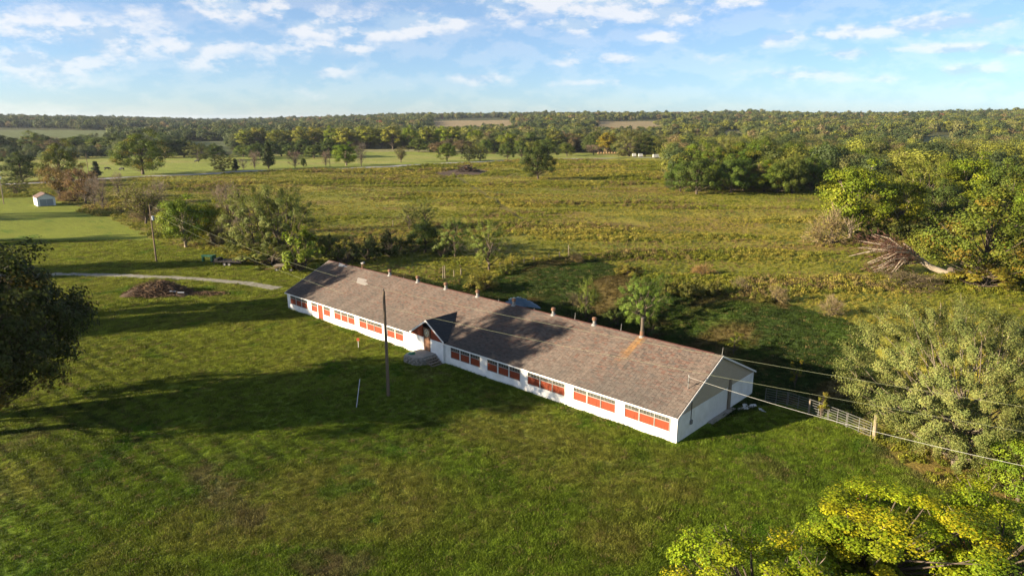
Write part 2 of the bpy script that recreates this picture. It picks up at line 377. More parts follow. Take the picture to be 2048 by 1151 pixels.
# ------------------------------------------------------------------ ground
def build_ground():
    dense = np.radians(np.linspace(-46, 46, 400)); coarse = np.radians(np.linspace(46, 314, 70)[1:-1])
    az = np.concatenate([dense, coarse]); nr = 470
    D = 9.0*(13000/9.0)**(np.linspace(0, 1, nr)**1.0)
    A, R = np.meshgrid(az, D); x = (R*np.sin(A)).ravel(); y = (R*np.cos(A)).ravel(); z = terrain(x, y)
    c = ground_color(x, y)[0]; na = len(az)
    i, j = np.meshgrid(np.arange(nr-1), np.arange(na), indexing='ij'); k = (j+1) % na
    F = np.stack([i*na+j, (i+1)*na+j, (i+1)*na+k, i*na+k], -1).reshape(-1, 4)[:, ::-1]
    V = np.stack([x, y, z], 1)
    # close the middle under the camera
    V = np.vstack([V, [[0, 0, 0]]]); c = np.vstack([c, c[:1]]); ctr = len(V)-1
    tri = np.stack([np.arange(na), (np.arange(na)+1) % na, np.full(na, ctr), np.full(na, ctr)], 1)
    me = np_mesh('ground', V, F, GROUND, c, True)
    import bmesh
    b = bmesh.new(); b.from_mesh(me); b.verts.ensure_lookup_table(); lay = b.verts.layers.float_color.get('Col')
    for t in tri:
        try: b.faces.new((b.verts[t[1]], b.verts[t[0]], b.verts[ctr]))
        except ValueError: pass
    b.to_mesh(me); b.free()
    link('ground', me, kind='structure')
build_ground()
def strip(name, pts, width, m, lift, jit=0.0, sub=14, **kw):
    P = [Vector((*p, 0)) for p in pts]; Q = []
    for a, b in zip(P[:-1], P[1:]):
        for k in range(sub): Q.append(a.lerp(b, k/sub))
    Q.append(P[-1]); 
    for _ in range(6): Q = [Q[0]]+[(Q[i-1]+Q[i]*2+Q[i+1])/4 for i in range(1, len(Q)-1)]+[Q[-1]]
    V = []; F = []; nl = 5
    for i, p in enumerate(Q):
        d = (Q[min(i+1, len(Q)-1)]-Q[max(i-1, 0)]).normalized(); nrm = Vector((-d.y, d.x, 0))
        w = width*(1+random.uniform(-jit, jit))
        for k in range(nl):
            s = (k/(nl-1)-.5)*w; q = p+nrm*s; V.append((q.x, q.y, tz(q.x, q.y)+lift-(.03 if k in (0, nl-1) else 0)))
    for i in range(len(Q)-1):
        for k in range(nl-1): F.append((i*nl+k, i*nl+k+1, (i+1)*nl+k+1, (i+1)*nl+k))
    return link(name, np_mesh(name, V, np.array(F)[:, ::-1], m), **kw)
strip('road', ROAD, 7.0, ROADM, .10, .05, kind='structure')
strip('driveway', DRIVE, 3.0, GRAVEL, .05, .22, 30, kind='structure')

# ------------------------------------------------------------------ the barn

RIDGE_Y = BW/2
def solve_ridge():
    # ridge height from the near gable apex in the photograph
    cx = BORG+BDX*(BL+.15)+BDY*RIDGE_Y; r = ray(1452, 711)
    return CAMH+r[2]*cx[1]/r[1]
RZ = solve_ridge(); OV = .20
SLOPE = (RZ-EAVE)/(RIDGE_Y+OV)
def facade(px, py, yoff=0.0):
    """pixel -> (x, z) on the barn's front wall plane"""
    r = ray(px, py); o = np.array([0, 0, CAMH]); nrm = np.array([BDY[0], BDY[1], 0]); p0 = np.array([*BORG, 0])+nrm*yoff
    t = np.dot(p0-o, nrm)/np.dot(r, nrm); p = o+t*r; return float(np.dot(p[:2]-BORG, BDX)), float(p[2])
def fx(px):   # x along the wall of a pixel column, read half-way up the wall
    lo, hi = -5.0, BL+5
    for _ in range(40):
        m = .5*(lo+hi); w = BORG+BDX*m; d = np.array([w[0], w[1], 1.1-CAMH]); c, s = math.cos(PITCH), math.sin(PITCH)
        q = IW/2+FPX*d[0]/(d[1]*c-d[2]*s)
        if q < px: lo = m
        else: hi = m
    return m
print('barn L', BL, 'ridge', RZ, 'rot', math.degrees(BROT))
WINPX = [(582.3,591.7),(593.8,602.6),(604.7,614.5),(624,634.5),(648.7,660),(669.7,681.4),(683.9,695),(697.5,709),(719.8,733),(735.6,748),(750,763.8),(775.7,789),(792,806),
         (902.9,918.5),(922,938),(942,959),(975.9,993.6),(998,1016),(1020,1039),(1056.6,1078),(1081.6,1103),(1106,1128),(1148,1171.6),(1175.8,1199.6),(1203,1228.8),(1250.7,1275.8),(1280,1306.7),(1310,1337)]
def roof_z(y): return EAVE+SLOPE*(OV+y) if y <= RIDGE_Y else RZ-SLOPE*(y-RIDGE_Y)
barn = empty('barn', (*BORG, 0), BROT, label='long low white barn with brown shingle roof and red panelled windows', cat='barn')
def build_barn():
    B = barn; z_s, z_h = .84, 2.14          # sill and head of the windows
    win = [(fx(a)-.05, fx(b)+.05) for a, b in WINPX]
    d0, d1 = fx(636.3), fx(646.8); e0, e1 = fx(851.5), fx(865)
    holes = sorted([(a-.03, b+.03, z_s, z_h) for a, b in win]+[(d0, d1, .05, 2.1)])
    w = MB(); x = 0.0; TOPW = 2.24
    for (a, b, s, h) in holes:
        if a > x+.005: w.box(x, a, 0, .22, -.6, TOPW)
        w.box(a, b, 0, .22, -.6, s); w.box(a, b, 0, .22, h, TOPW); x = b
    w.box(x, BL, 0, .22, -.6, TOPW)
    w.build('front_wall', WHITEWALL, B)
    MB().box(0, BL, BW-.22, BW, -3.6, 2.24).build('back_wall', WHITEWALL, B)
    for nm, x0, x1 in (('far_end_wall', 0, .22),):
        MB().box(x0, x1, .225, BW-.225, -.8, 2.24).build(nm, WHITEWALL, B)
    # near end wall with the big door opening
    xg = BL-.22; g0, g1 = 5.6, 9.7
    MB().box(xg, BL, .225, g0, -1.0, 2.24).build('near_end_wall', WHITEWALL, B); MB().box(xg, BL, g1, BW-.225, -2.0, 2.24).build('near_end_wall', WHITEWALL, B)
    dr = MB().box(xg+.02, BL-.10, g0+.01, g1-.45, -.3, 2.9).build('sliding_door', WHITE, B)
    for k in range(14):
        z = .0+k*.21
        b = MB().box(BL-.10, BL-.06, g0+.03, g1-.47, z, z+.195).build('board', WHITE, dr)
    MB().box(BL-.16, BL+.10, g1-.42, g1-.05, -.3, 2.95).build('door_post', OLDWOOD, B)
    MB().box(BL-.02, BL+.55, g0-.2, g1+.2, -.5, .07).build('door_sill', CONC, B)
    # gables
    for xx, nm in ((BL-.20, 'near_gable'), (.02, 'far_gable')):
        g = MB(); zz = lambda y: roof_z(y)-.16
        g.prism([(0, 2.245), (g0, 2.245), (g0, 2.245), (BW, 2.245), (BW, zz(BW)), (RIDGE_Y, zz(RIDGE_Y)), (0, zz(0))], 0, xx, xx+.18)
        g.build(nm, TAN, B)
    for k in range(30):   # lap joints of the near gable siding
        z = 2.30+k*.17; half = (RZ-.25-z)/SLOPE
        if half < .3: break
        lo, hi = max(RIDGE_Y-half, .05), min(RIDGE_Y+half, BW-.05)
        if z < 2.92:   # broken by the tall door
            for a, b in ((lo, g0-.01), (g1+.0, hi)): MB().box(BL-.02, BL-.005, a, b, z, z+.155).build('siding_board', TAN, B)
        else: MB().box(BL-.02, BL-.005, lo, hi, z, z+.155).build('siding_board', TAN, B)
    # roof decks (two slopes) with eave fascia
    rf = MB(); th = .12; X0, X1 = -.30, BL+.12
    for (ya, yb) in ((-OV, RIDGE_Y), (BW+OV, RIDGE_Y)):
        za, zb = EAVE, RZ
        rf.hexa([(X0,ya,za-th),(X1,ya,za-th),(X1,yb,zb-th),(X0,yb,zb-th),(X0,ya,za),(X1,ya,za),(X1,yb,zb),(X0,yb,zb)])
    roof = rf.build('roof', mat('roof_deck', (.10,.08,.07), .9), B)
    fs = MB().box(X0, X1, -OV-.03, -OV-.003, EAVE-.16, EAVE-.01).build('fascia', WHITE, roof)
    for xe in (X1+.003, X0-.033):
        r = MB()
        for (ya, yb) in ((-OV, RIDGE_Y), (BW+OV, RIDGE_Y)):
            r.hexa([(xe,ya,EAVE-.17),(xe+.03,ya,EAVE-.17),(xe+.03,yb,RZ-.17),(xe,yb,RZ-.17),(xe,ya,EAVE+.01),(xe+.03,ya,EAVE+.01),(xe+.03,yb,RZ+.01),(xe,yb,RZ+.01)])
        r.build('rake_board', WHITE, roof)
    # shingles: every tab is a slab of its own, too small to pick apart singly
    for side in (0, 1):
        L = math.hypot(RIDGE_Y+OV, RZ-EAVE); n = 56 if side == 0 else 28; ex = L/n; tw = .36 if side == 0 else .72; nt_ = int((X1-X0)/tw)
        ci, ti = np.meshgrid(np.arange(n), np.arange(nt_), indexing='ij'); ci = ci.ravel(); ti = ti.ravel()
        rn = np.random.default_rng(5+side); off = (ci % 2)*tw*.12+rn.uniform(-.01, .01, ci.size)
        x0 = np.clip(X0+ti*tw+off, X0, X1); x1 = np.clip(x0+tw-.014, X0, X1); s0 = ci*ex-.012+rn.uniform(-.006, .006, ci.size); s1 = (ci+1)*ex+.005
        cs, sn = (RIDGE_Y+OV)/L, (RZ-EAVE)/L
        t0 = .030+rn.uniform(-.003, .008, ci.size); t1 = np.full(ci.size, .010)
        def pt(x, s, t):
            yy = -OV+s*cs-t*sn; zz = EAVE+s*sn+t*cs
            if side: yy = BW-yy
            return np.stack([x, yy, zz], 1)
        P = np.stack([pt(x0, s0, t0), pt(x1, s0, t0), pt(x1, s1, t1), pt(x0, s1, t1), pt(x0, s0, t0*0+.001), pt(x1, s0, t0*0+.001)], 1).reshape(-1, 3)
        b = np.arange(ci.size)[:, None]*6
        F = np.concatenate([b+np.array([[0,1,2,3]]), b+np.array([[4,5,1,0]])]);
        if side: F = F[:, ::-1]
        # colours: weathered tan-brown tabs with reddish ones, darker towards the eave, rust below the flue
        u = .5*(x0+x1); sN = s0/L
        col = np.tile(np.array([.165,.115,.088]), (ci.size, 1)); red = rn.random(ci.size) < .22
        col[red] = (.165,.090,.066); dk = rn.random(ci.size) < .20; col[dk] = (.120,.090,.074)
        col = mix(col, (.115,.095,.080), (1-sm(.0, .45, sN))*.55+.25*sm(.5,.7,fbm(u, s0, 3, 3, 5)))
        streak = sm(.52,.66,fbm(u*1.0-s0*.25, s0*.12, 1.6, 3, 15)); col = mix(col, (.21,.155,.120), streak*.35)
        if side == 0:
            ux = fx_flue; dd = np.abs(u-ux+(L-s0)*.05-.1)/(.60+.10*(L-s0)); k = (1-sm(.15,1.0,dd+.9*(fbm(u, s0*.5, .7, 3, 8)-.5)))*(1-sm(.6,5.0,(L-s0)+1.5*(fbm(u, s0, .5, 2, 18)-.5)))
            col = mix(col, (.34,.16,.045), k*.75)
        col *= rn.uniform(.80, 1.16, ci.size)[:, None]*np.array([.57,.63,.68])
        me = np_mesh('shingle_course', P, F, SHINGLE, np.repeat(col, 6, 0))
        o = link('shingles', me, roof, kind='stuff')
    rc = MB(); 
    for k in range(int((X1-X0)/.9)):
        xa = X0+k*.9; xb = xa+.92; dz = .006*(k % 2)
        for sgn in (-1, 1):
            y1 = RIDGE_Y+sgn*.12; zl = RZ-SLOPE*.12+.045+dz; zt = RZ+.05+dz
            rc.hexa([(xa,y1,zl-.015),(xb,y1,zl-.015),(xb,RIDGE_Y,zt-.015),(xa,RIDGE_Y,zt-.015),(xa,y1,zl),(xb,y1,zl),(xb,RIDGE_Y,zt),(xa,RIDGE_Y,zt)])
    rc.build('ridge_cap', DARKRED, roof)
    # windows
    for i, (a, b) in enumerate(win):
        f = MB(); t = .035; zt = 1.66
        f.box(a-.03, a+t-.03, -.03, .10, z_s, z_h); f.box(b+.03-t, b+.03, -.03, .10, z_s, z_h)
        f.box(a+.006, b-.006, -.03, .10, z_h-.07, z_h-.003); f.box(a+.006, b-.006, -.028, .10, zt-.03, zt+.035); f.box(a+.006, b-.006, -.045, .10, z_s+.002, z_s+.05)
        nl = 4 if b-a > 1.2 else 3; pw = (b-a)/nl
        for k in range(1, nl): f.box(a+pw*k-.013, a+pw*k+.013, -.02, .06, zt+.036, z_h-.071)
        W = f.build('window', mat('grey_frame_paint', (.30,.285,.26), .7, .3, 4), B)  # frames greyer than the wall so the windows stand out
        for k in range(nl):
            MB().box(a+pw*k+.015, a+pw*(k+1)-.015, .022, .034, zt+.036, z_h-.071).build('pane', GLASS, W)
        npl = 7; qw = (b-a-.02)/npl; p = MB()
        for k in range(npl): p.box(a+.01+qw*k+.004, a+.01+qw*(k+1)-.004, .012+.006*(k % 2), .06, z_s+.052, zt-.031)
        p.build('red_panel', RED, W)
    # side door near the far end
    dd = MB()
    for k in range(5):
        q = (d1-d0-.1)/5; dd.box(d0+.05+q*k+.004, d0+.05+q*(k+1)-.004, .03+.004*(k % 2), .08, .06, 2.03)
    door = dd.build('side_door', RED, B, label='red plank door between two single windows')
    fr = MB(); fr.box(d0-.06, d0+.045, -.035, .12, .051, 2.095); fr.box(d1-.045, d1+.06, -.035, .12, .051, 2.095); fr.box(d0+.046, d1-.046, -.034, .12, 2.035, 2.094); fr.build('door_frame', WHITE, door)
    MB().tube([(d1-.16,.0,1.0),(d1-.16,-.06,1.0),(d1-.16,-.06,1.14),(d1-.16,.0,1.14)], .012, 5).build('handle', BLACK, door)
    # entrance gable
    gx = .5*(fx(853)+fx(864)); g_half = 2.78
    gz = 4.40; gb = 2.58; YB = -.27
    bay = MB()
    for a_, b_ in ((gx-g_half+.12, e0), (e1, gx+g_half-.12)): MB().box(a_, b_, YB, -.003, -.5, 2.36).build('bay_wall', WHITEWALL, B)
    EG = MB(); yb = (gz-EAVE)/SLOPE-OV
    sl = (gz-gb)/g_half
    for sgn in (-1, 1):
        xe = gx+sgn*(g_half+.12); ze = gb-.12*sl
        EG.hexa([(xe,-.40,ze-.09),(gx,-.40,gz-.09),(gx,yb,gz-.09),(xe,yb-(gz-ze)/SLOPE,ze-.09),(xe,-.40,ze+.03),(gx,-.40,gz+.03),(gx,yb,gz+.03),(xe,yb-(gz-ze)/SLOPE,ze+.03)])
    er = EG.build('entrance_roof', DARKSLATE, B)
    # shingle courses of the entrance roof
    for sgn in (-1, 1):
        L = math.hypot(g_half+.12, gz-gb+.12*sl); n = 12; S = MB()
        for k in range(n):
            a, b_ = k/n, (k+1)/n
            xa, xb = gx+sgn*(g_half+.12)*(1-a), gx+sgn*(g_half+.12)*(1-b_); za, zb = gz-(gz-gb+.12*sl)*(1-a), gz-(gz-gb+.12*sl)*(1-b_)
            ye = lambda z: yb-(gz-z)/SLOPE
            S.hexa([(xa,-.41,za+.031),(xb,-.41,zb+.031),(xb,ye(zb),zb+.031),(xa,ye(za),za+.031),(xa,-.41,za+.065),(xb,-.41,zb+.045),(xb,ye(zb),zb+.045),(xa,ye(za),za+.065)])
        S.build('shingles', DARKSLATE if sgn > 0 else mat('brown_shingle', (.090,.070,.058), .9, .3, 6), er, kind='stuff')
    fb = MB()
    for sgn in (-1, 1):
        xe = gx+sgn*(g_half+.13); ze = gb-.13*sl
        fb.hexa([(xe,-.44,ze-.14),(gx,-.44,gz-.14),(gx,-.412,gz-.14),(xe,-.412,ze-.14),(xe,-.44,ze+.06),(gx,-.44,gz+.06),(gx,-.412,gz+.06),(xe,-.412,ze+.06)])
    fb.build('barge_board', WHITE, er)
    # red gable boards either side of the door
    def gtop(x): return gz-.10-abs(x-gx)*sl
    nb = 16; bw = 2*g_half/nb
    for k in range(nb):
        xa, xb = gx-g_half+k*bw, gx-g_half+(k+1)*bw
        if xb > e0-.01 and xa < e1+.01: continue
        za, zb = gtop(xa+.004), gtop(xb-.004); z0 = 2.363
        if min(za, zb) < z0+.02: continue
        MB().hexa([(xa+.004,YB-.02-.004*(k % 2),z0),(xb-.004,YB-.02-.004*(k % 2),z0),(xb-.004,YB+.04,z0),(xa+.004,YB+.04,z0),(xa+.004,YB-.02-.004*(k % 2),za),(xb-.004,YB-.02-.004*(k % 2),zb),(xb-.004,YB+.04,zb),(xa+.004,YB+.04,za)]).build('gable_board', RED, B)
    ed = MB().box(e0+.02, e1-.02, YB+.03, YB+.08, .31, 2.9).build('entrance_door', BROWNDOOR, B, label='tall brown plank entrance door')
    q = (e1-e0-.02)/4
    for k in range(4): 
        top = min(gtop(e0+q*k), gtop(e0+q*(k+1)))-.02
        MB().box(e0+.01+q*k+.005, e0+.01+q*(k+1)-.005, YB-.01-.006*(k % 2), YB+.028, .32, min(top, 3.5)).build('plank', BROWNDOOR, ed)
    # round painted emblem over the door
    em = MB(); n = 20; ez = 2.95; er_ = .38; ex_ = .5*(e0+e1)
    em.prism([(ex_+er_*math.cos(2*math.pi*k/n), ez+er_*1.15*math.sin(2*math.pi*k/n)) for k in range(n)], 1, YB-.045, YB-.02)
    emb = em.build('emblem', mat('emblem_cream', (.60,.55,.42), .7), B)
    for k in range(8):
        a0, a1 = 2*math.pi*(k-.30)/8, 2*math.pi*(k+.30)/8; p = MB()
        p.prism([(ex_+.10*math.cos((a0+a1)/2), ez+.11*math.sin((a0+a1)/2)), (ex_+.32*math.cos(a0), ez+.36*math.sin(a0)), (ex_+.32*math.cos(a1), ez+.36*math.sin(a1))], 1, YB-.057, YB-.046)
        p.build('petal', mat('emblem_gold', (.48,.33,.06), .7) if k % 2 else mat('emblem_brown', (.10,.055,.03), .7), emb)
    # rafter tails under the eave
    for k in range(int(BL/2.0)):
        xx = 1.0+2.0*k
        MB().box(xx, xx+.08, -OV+.02, -.003, 2.10, 2.175).build('rafter_tail', mat('tail_wood', (.09,.07,.05), .9), B)
    # corner drip strip, conduit and meter on the near end
    xs = fx(1340); MB().tube([(xs,-.02,.0),(xs,-.02,2.05)], .03, 6).build('downpipe', mat('grey_pipe', (.35,.34,.32), .6), B)
    MB().tube([(BL+.03,2.25,1.35),(BL+.03,2.25,3.0)], .03, 6).build('conduit', BLACK, B)
    me = MB().box(BL+.002, BL+.14, 2.1, 2.4, 1.0, 1.36); me.build('meter_box', GALV, B)
    # service mast through the roof
    ym = facade_roof_y(1393, 782); 
    mz = roof_z(ym); mast = MB().tube([(BL-.75,ym,mz-.05),(BL-.75,ym,mz+1.15)], .035, 7).build('service_mast', GALV, B)
    MB().tube([(BL-.75,ym,mz+1.13),(BL-.70,ym-.1,mz+1.28),(BL-.62,ym-.14,mz+1.12)], .05, 6).build('weatherhead', GALV, mast)
    MB().box(BL-.86, BL-.64, ym-.05, ym+.05, mz+.55, mz+.62).build('insulator', BLACK, mast)
    return ym, mz
def facade_roof_y(px, py):
    """y of the front roof slope at a pixel"""
    r = ray(px, py); o = np.array([0, 0, CAMH]); nrm = np.array([-SLOPE*BDY[0], -SLOPE*BDY[1], 1.0]); p0 = np.array([*(BORG-BDY*OV), EAVE])
    t = np.dot(p0-o, nrm)/np.dot(r, nrm); p = o+t*r; return float(np.dot(p[:2]-BORG, BDY))
def ridge_x(px):
    lo, hi = -2.0, BL+2
    for _ in range(40):
        m = .5*(lo+hi); w = BORG+BDX*m+BDY*RIDGE_Y; d = np.array([w[0], w[1], RZ-CAMH]); c, s = math.cos(PITCH), math.sin(PITCH)
        if IW/2+FPX*d[0]/(d[1]*c-d[2]*s) < px: lo = m
        else: hi = m
    return m
def roof_xy(px, py):
    r = ray(px, py); o = np.array([0, 0, CAMH]); nrm = np.array([-SLOPE*BDY[0], -SLOPE*BDY[1], 1.0]); p0 = np.array([*(BORG-BDY*OV), EAVE])
    t = np.dot(p0-o, nrm)/np.dot(r, nrm); p = o+t*r; return float(np.dot(p[:2]-BORG, BDX)), float(np.dot(p[:2]-BORG, BDY))
fx_flue = ridge_x(1284)
YM, MZ = build_barn()
def roof_bits():
    roof = [c for c in barn.children if c.name.startswith('roof')][0]
    for i, px in enumerate((780, 836, 892, 955.6, 1028, 1107, 1189)):      # ridge ventilators
        x = ridge_x(px); y = RIDGE_Y-.02; v = MB()
        v.tube([(x,y,RZ-.08),(x,y,RZ+.42)], .17, 10); o = v.build('ridge_vent', GALV if i not in (2, 3) else mat('whitish_metal', (.28,.26,.23), .6, .4, 6), barn)
        MB().tube([(x,y,RZ+.43),(x,y,RZ+.52),(x,y,RZ+.74),(x,y,RZ+.80)], [.18,.27,.24,.10], 10).build('vent_cowl', RUST, o)
        MB().tube([(x,y,RZ-.10),(x,y,RZ+.10)], [.34,.24], 10).build('vent_flashing', GALV, o)
    x = ridge_x(725); o = MB().tube([(x,RIDGE_Y,RZ-.05),(x,RIDGE_Y,RZ+.62)], .10, 8).build('bent_vent_pipe', RUST, barn)
    MB().tube([(x-.2,RIDGE_Y,RZ+.75),(x+.05,RIDGE_Y,RZ+.68),(x+.45,RIDGE_Y,RZ+.92)], [.12,.14,.16], 8).build('vent_cowl', GALV, o)
    x = fx_flue; o = MB().tube([(x,RIDGE_Y,RZ-.1),(x,RIDGE_Y,RZ+1.85)], .17, 12).build('flue_pipe', mat('flue_metal', (.15,.125,.095), .5, .4, 5, metal=.4), barn, label='tall flue pipe with a rust streak below it')
    MB().tube([(x,RIDGE_Y,RZ+.05),(x,RIDGE_Y,RZ+.5)], .215, 12).build('flue_collar', RUST, o)
    MB().tube([(x,RIDGE_Y,RZ-.14),(x,RIDGE_Y,RZ+.06)], [.36,.23], 12).build('flue_flashing', GALV, o)
    for px in (807, 997, 1068, 1149.6, 1241.7, 1444):
        x = ridge_x(px); MB().tube([(x,RIDGE_Y,RZ),(x+.04,RIDGE_Y+.03,RZ+(.75 if px > 1100 else .25))], [.03,.015], 5).build('lightning_rod', GALV, barn)
    # patches of bare felt on the far half of the roof
    pm = mat('pale_felt_patch', (.24,.22,.20), .8, .2, 4)
    L = math.hypot(RIDGE_Y+OV, RZ-EAVE); nx, nz = -SLOPE/math.hypot(1, SLOPE), 1/math.hypot(1, SLOPE)
    def patch(pts, m, name):
        q = []
        for (px, py) in pts:
            x, y = roof_xy(px, py); q.append((x, y, roof_z(y)))
        b = MB(); t0, t1 = .042, .050; i = 0
        b.v = [(x, y+nx*t0, z+nz*t0) for x, y, z in q]+[(x, y+nx*t1, z+nz*t1) for x, y, z in q]; n = len(q)
        b.f = [tuple(range(n))[::-1], tuple(range(n, 2*n))]+[(j, (j+1) % n, n+(j+1) % n, n+j) for j in range(n)]
        b.build(name, m, roof)
    patch([(716,555),(734,559.5),(733,563),(727,562),(737,567.5),(730,571),(713,566)], pm, 'roof_patch')
    patch([(679,525.5),(696,528),(694,534.5),(677,533)], mat('blue_grey_felt', (.20,.21,.225), .8, .2, 4), 'roof_patch')
roof_bits()
# ------------------------------------------------------------------ entrance porch, steps and yard things
def bl2w(x, y, z=0.0): return Vector((BORG[0]+BDX[0]*x+BDY[0]*y, BORG[1]+BDX[1]*x+BDY[1]*y, z))
def build_porch():
    x0, x1 = fx(843)+.2, fx(873)+.2
    P = empty('porch', bl2w(.5*(x0+x1), -1.2), BROT, label='stone sided concrete porch platform at the brown entrance door', cat='porch'); hw = (x1-x0)/2; d = 1.2
    pts = [(-hw,1.19),(-hw,-d*.9),(-hw*.75,-d*1.35),(hw*.55,-d*1.35),(hw,-d*.8),(hw,1.19)]
    MB().prism(pts, 2, .74, .86).build('slab', CONC, P); MB().prism([(x*.94, y*.94) for x, y in pts], 2, -.1, .739).build('core', CONC, P)
    k = 0; loop = pts
    for (ax, ay), (bx, by) in zip(loop[:-1], loop[1:]):
        n = max(2, int(math.hypot(bx-ax, by-ay)/.42))
        for row in range(3):
            for j in range(n):
                t = (j+.5+.25*(row % 2))/n; 
                if t > 1: continue
                r = (.24+.05*random.random(), .24, .15)
                MB().rock((ax+(bx-ax)*t, ay+(by-ay)*t, .10+row*.25), r, k).build('stone', STONE, P); k += 1
    S = empty('porch_steps', bl2w(x1+.05, -1.15), BROT, label='four grey plank steps at the right end of the porch', cat='steps')
    for i in range(4):
        z = .66-i*.19; MB().box(.02+i*.30, .36+i*.30, -.75, .75, z-.06, z).build('tread', OLDWOOD, S)
    for y in (-.70, .62): MB().prism([(.0,-.05),(1.25,-.05),(1.25,.02),(.0,.59)], 1, y, y+.07).build('stringer', OLDWOOD, S)
    L = empty('green_tub', bl2w(x0+.55, -2.0, .86), 0, label='upturned green plastic tub lying on the porch corner', cat='tub')
    g = mat('green_plastic', (.015,.17,.085), .4, .2, 4)
    MB().tube([(0,0,.0),(0,0,.04),(0,0,.16),(0,0,.18)], [.40,.40,.33,.31], 16).build('tub_body', g, L); MB().tube([(0,0,.0),(0,0,.035)], .46, 16).build('rim', g, L)
build_porch()
def marker():
    p = at(717, 695); r = empty('marker_stake', p, 0, label='thin white stake with orange marker disc standing in the lawn', cat='marker')
    MB().tube([(0,0,-.1),(0,0,.95)], .03, 6).build('stake', WHITE, r); MB().box(-.16,.16,-.03,.0,.85,1.2).build('marker_plate', mat('marker_orange', (.52,.10,.04), .6), r)
    a, b = at(713, 815), at(720, 765)
    o = MB().tube([(0,0,.05),(b.x-a.x,b.y-a.y,.05+.35)], .035, 7).build('white_pipe', mat('white_pvc', (.42,.43,.45), .5, .1, 3), None, label='long white plastic pipe lying on the shaded lawn', cat='pipe'); o.location = a
    for i, px in enumerate(((1487,817,.60,.26),(1505,812,.5,.3),(1490,811,.4,.25),(1523,820,.45,.2))):
        p = at(px[0], px[1]); m = MB(); w, h = px[2], px[3]
        m.prism([(-w,-h),(w*.6,-h*.8),(w,.2*h),(w*.3,h),(-w*.8,h*.6)], 2, .03, .07)
        o = m.build('white_board', mat('loose_white_board', (.62,.63,.62), .6, .2, 2), None, label='broken white board on the ground beside the barn door, %s' % ('nearest the post','farthest back','half under the others','farthest from the barn')[i], cat='board', group='loose boards by the barn door'); o.location = p; o.rotation_euler = (.05, -.06, .6*i)
marker()

# ------------------------------------------------------------------ poles and wires

def pole(px, py, topy, label, r=.16, transformer=False, lamp=False, group='utility poles'):
    b = at(px, py); H = height_of(b, topy, px); P = empty('utility_pole', b, 0, label=label, cat='pole', group=group)
    MB().tube([(0,0,-.5),(0,0,H*.5),(0,0,H)], [r,r*.86,r*.68], 9).build('pole_shaft', POLEWOOD if px != 8 else OLDWOOD, P)
    MB().tube([(0,0,H),(0,0,H+.22)], [.04,.06], 6).build('insulator', BLACK, P)
    if transformer:
        MB().tube([(.34,0,H*.74),(.34,0,H*.74+.75)], .21, 10).build('transformer', mat('pale_transformer', (.42,.47,.52), .5, .1, 3), P); MB().bar((.0,0,H*.80),(.2,0,H*.80),.08).build('bracket', BLACK, P)
    if lamp:
        MB().tube([(0,0,H*.94),(.5,0,H*.97)], .03, 6).build('lamp_arm', GALV, P); MB().tube([(.6,0,H*.97),(.6,0,H*.97-.25)], [.10,.18], 8).build('lamp_head', GALV, P)
    return b, H
pA, HA = pole(777, 791, 582, 'tall bare wooden utility pole on the lawn in front of the barn', .17)
MB().tube([(pA.x+.20,pA.y-.05,pA.z+HA-2.6),(pA.x+.20,pA.y-.05,pA.z+HA-2.4)], .06, 6)
pB, HB = pole(313, 523, 410, 'wooden utility pole with pale transformer beside the yellow green trees', .16, True)
pC, HC = pole(8, 408, 340, 'pale utility pole with lamp at the left edge near the shed', .15, True, True)
pD, HD = pole(178, 352, 307, 'thin far utility pole beside the small cedar in the meadow', .15)
pE, HE = pole(660, 333, 298, 'thin far utility pole beside the round roadside tree', .14)
PR = Vector((37.0, 32.0, 0))
def wire(p0, p1, sag, r, m, label, n=40, name='power_line'):
    p0 = Vector(p0); p1 = Vector(p1); pts = [p0.lerp(p1, t)-Vector((0,0,4*sag*t*(1-t))) for t in [i/n for i in range(n+1)]]
    o = MB().tube([p-p0 for p in pts], r, 5, False).build(name, m, None, label=label, cat='cable'); o.location = p0
WM = mat('weathered_wire', (.20,.22,.13), .6, .1, 3); WW = mat('pale_wire', (.42,.42,.38), .5, .1, 3)
topA = Vector((pA.x, pA.y, pA.z+HA+.18)); lowA = Vector((pA.x, pA.y+.1, pA.z+HA-1.55)); topB = Vector((pB.x, pB.y, pB.z+HB+.1))
wire(topA, (PR.x, PR.y, 10.2), .55, .0075, WM, 'upper power wire from the lawn pole to the right edge'); wire(lowA, (PR.x, PR.y, 8.7), .5, .0075, WM, 'lower power wire from the lawn pole to the right edge')
wire(topA, topB, 1.1, .0075, WM, 'upper power wire from the lawn pole to the left trees'); wire(lowA, topB-Vector((0,0,1.2)), 1.0, .0075, WM, 'lower power wire from the lawn pole to the left trees')
mastp = bl2w(BL-.62, YM-.14, MZ+1.12)
wire(mastp, (PR.x, PR.y, 6.6), .75, .011, WW, 'pale sagging service cable from barn mast to the right edge', name='service_cable')
P = empty('utility_pole', PR, 0, label='wooden utility pole beyond the right edge carrying the wires', cat='pole', group='utility poles'); MB().tube([(0,0,-.5),(0,0,10.4)], [.17,.12], 8).build('pole_shaft', POLEWOOD, P)

# ------------------------------------------------------------------ trees

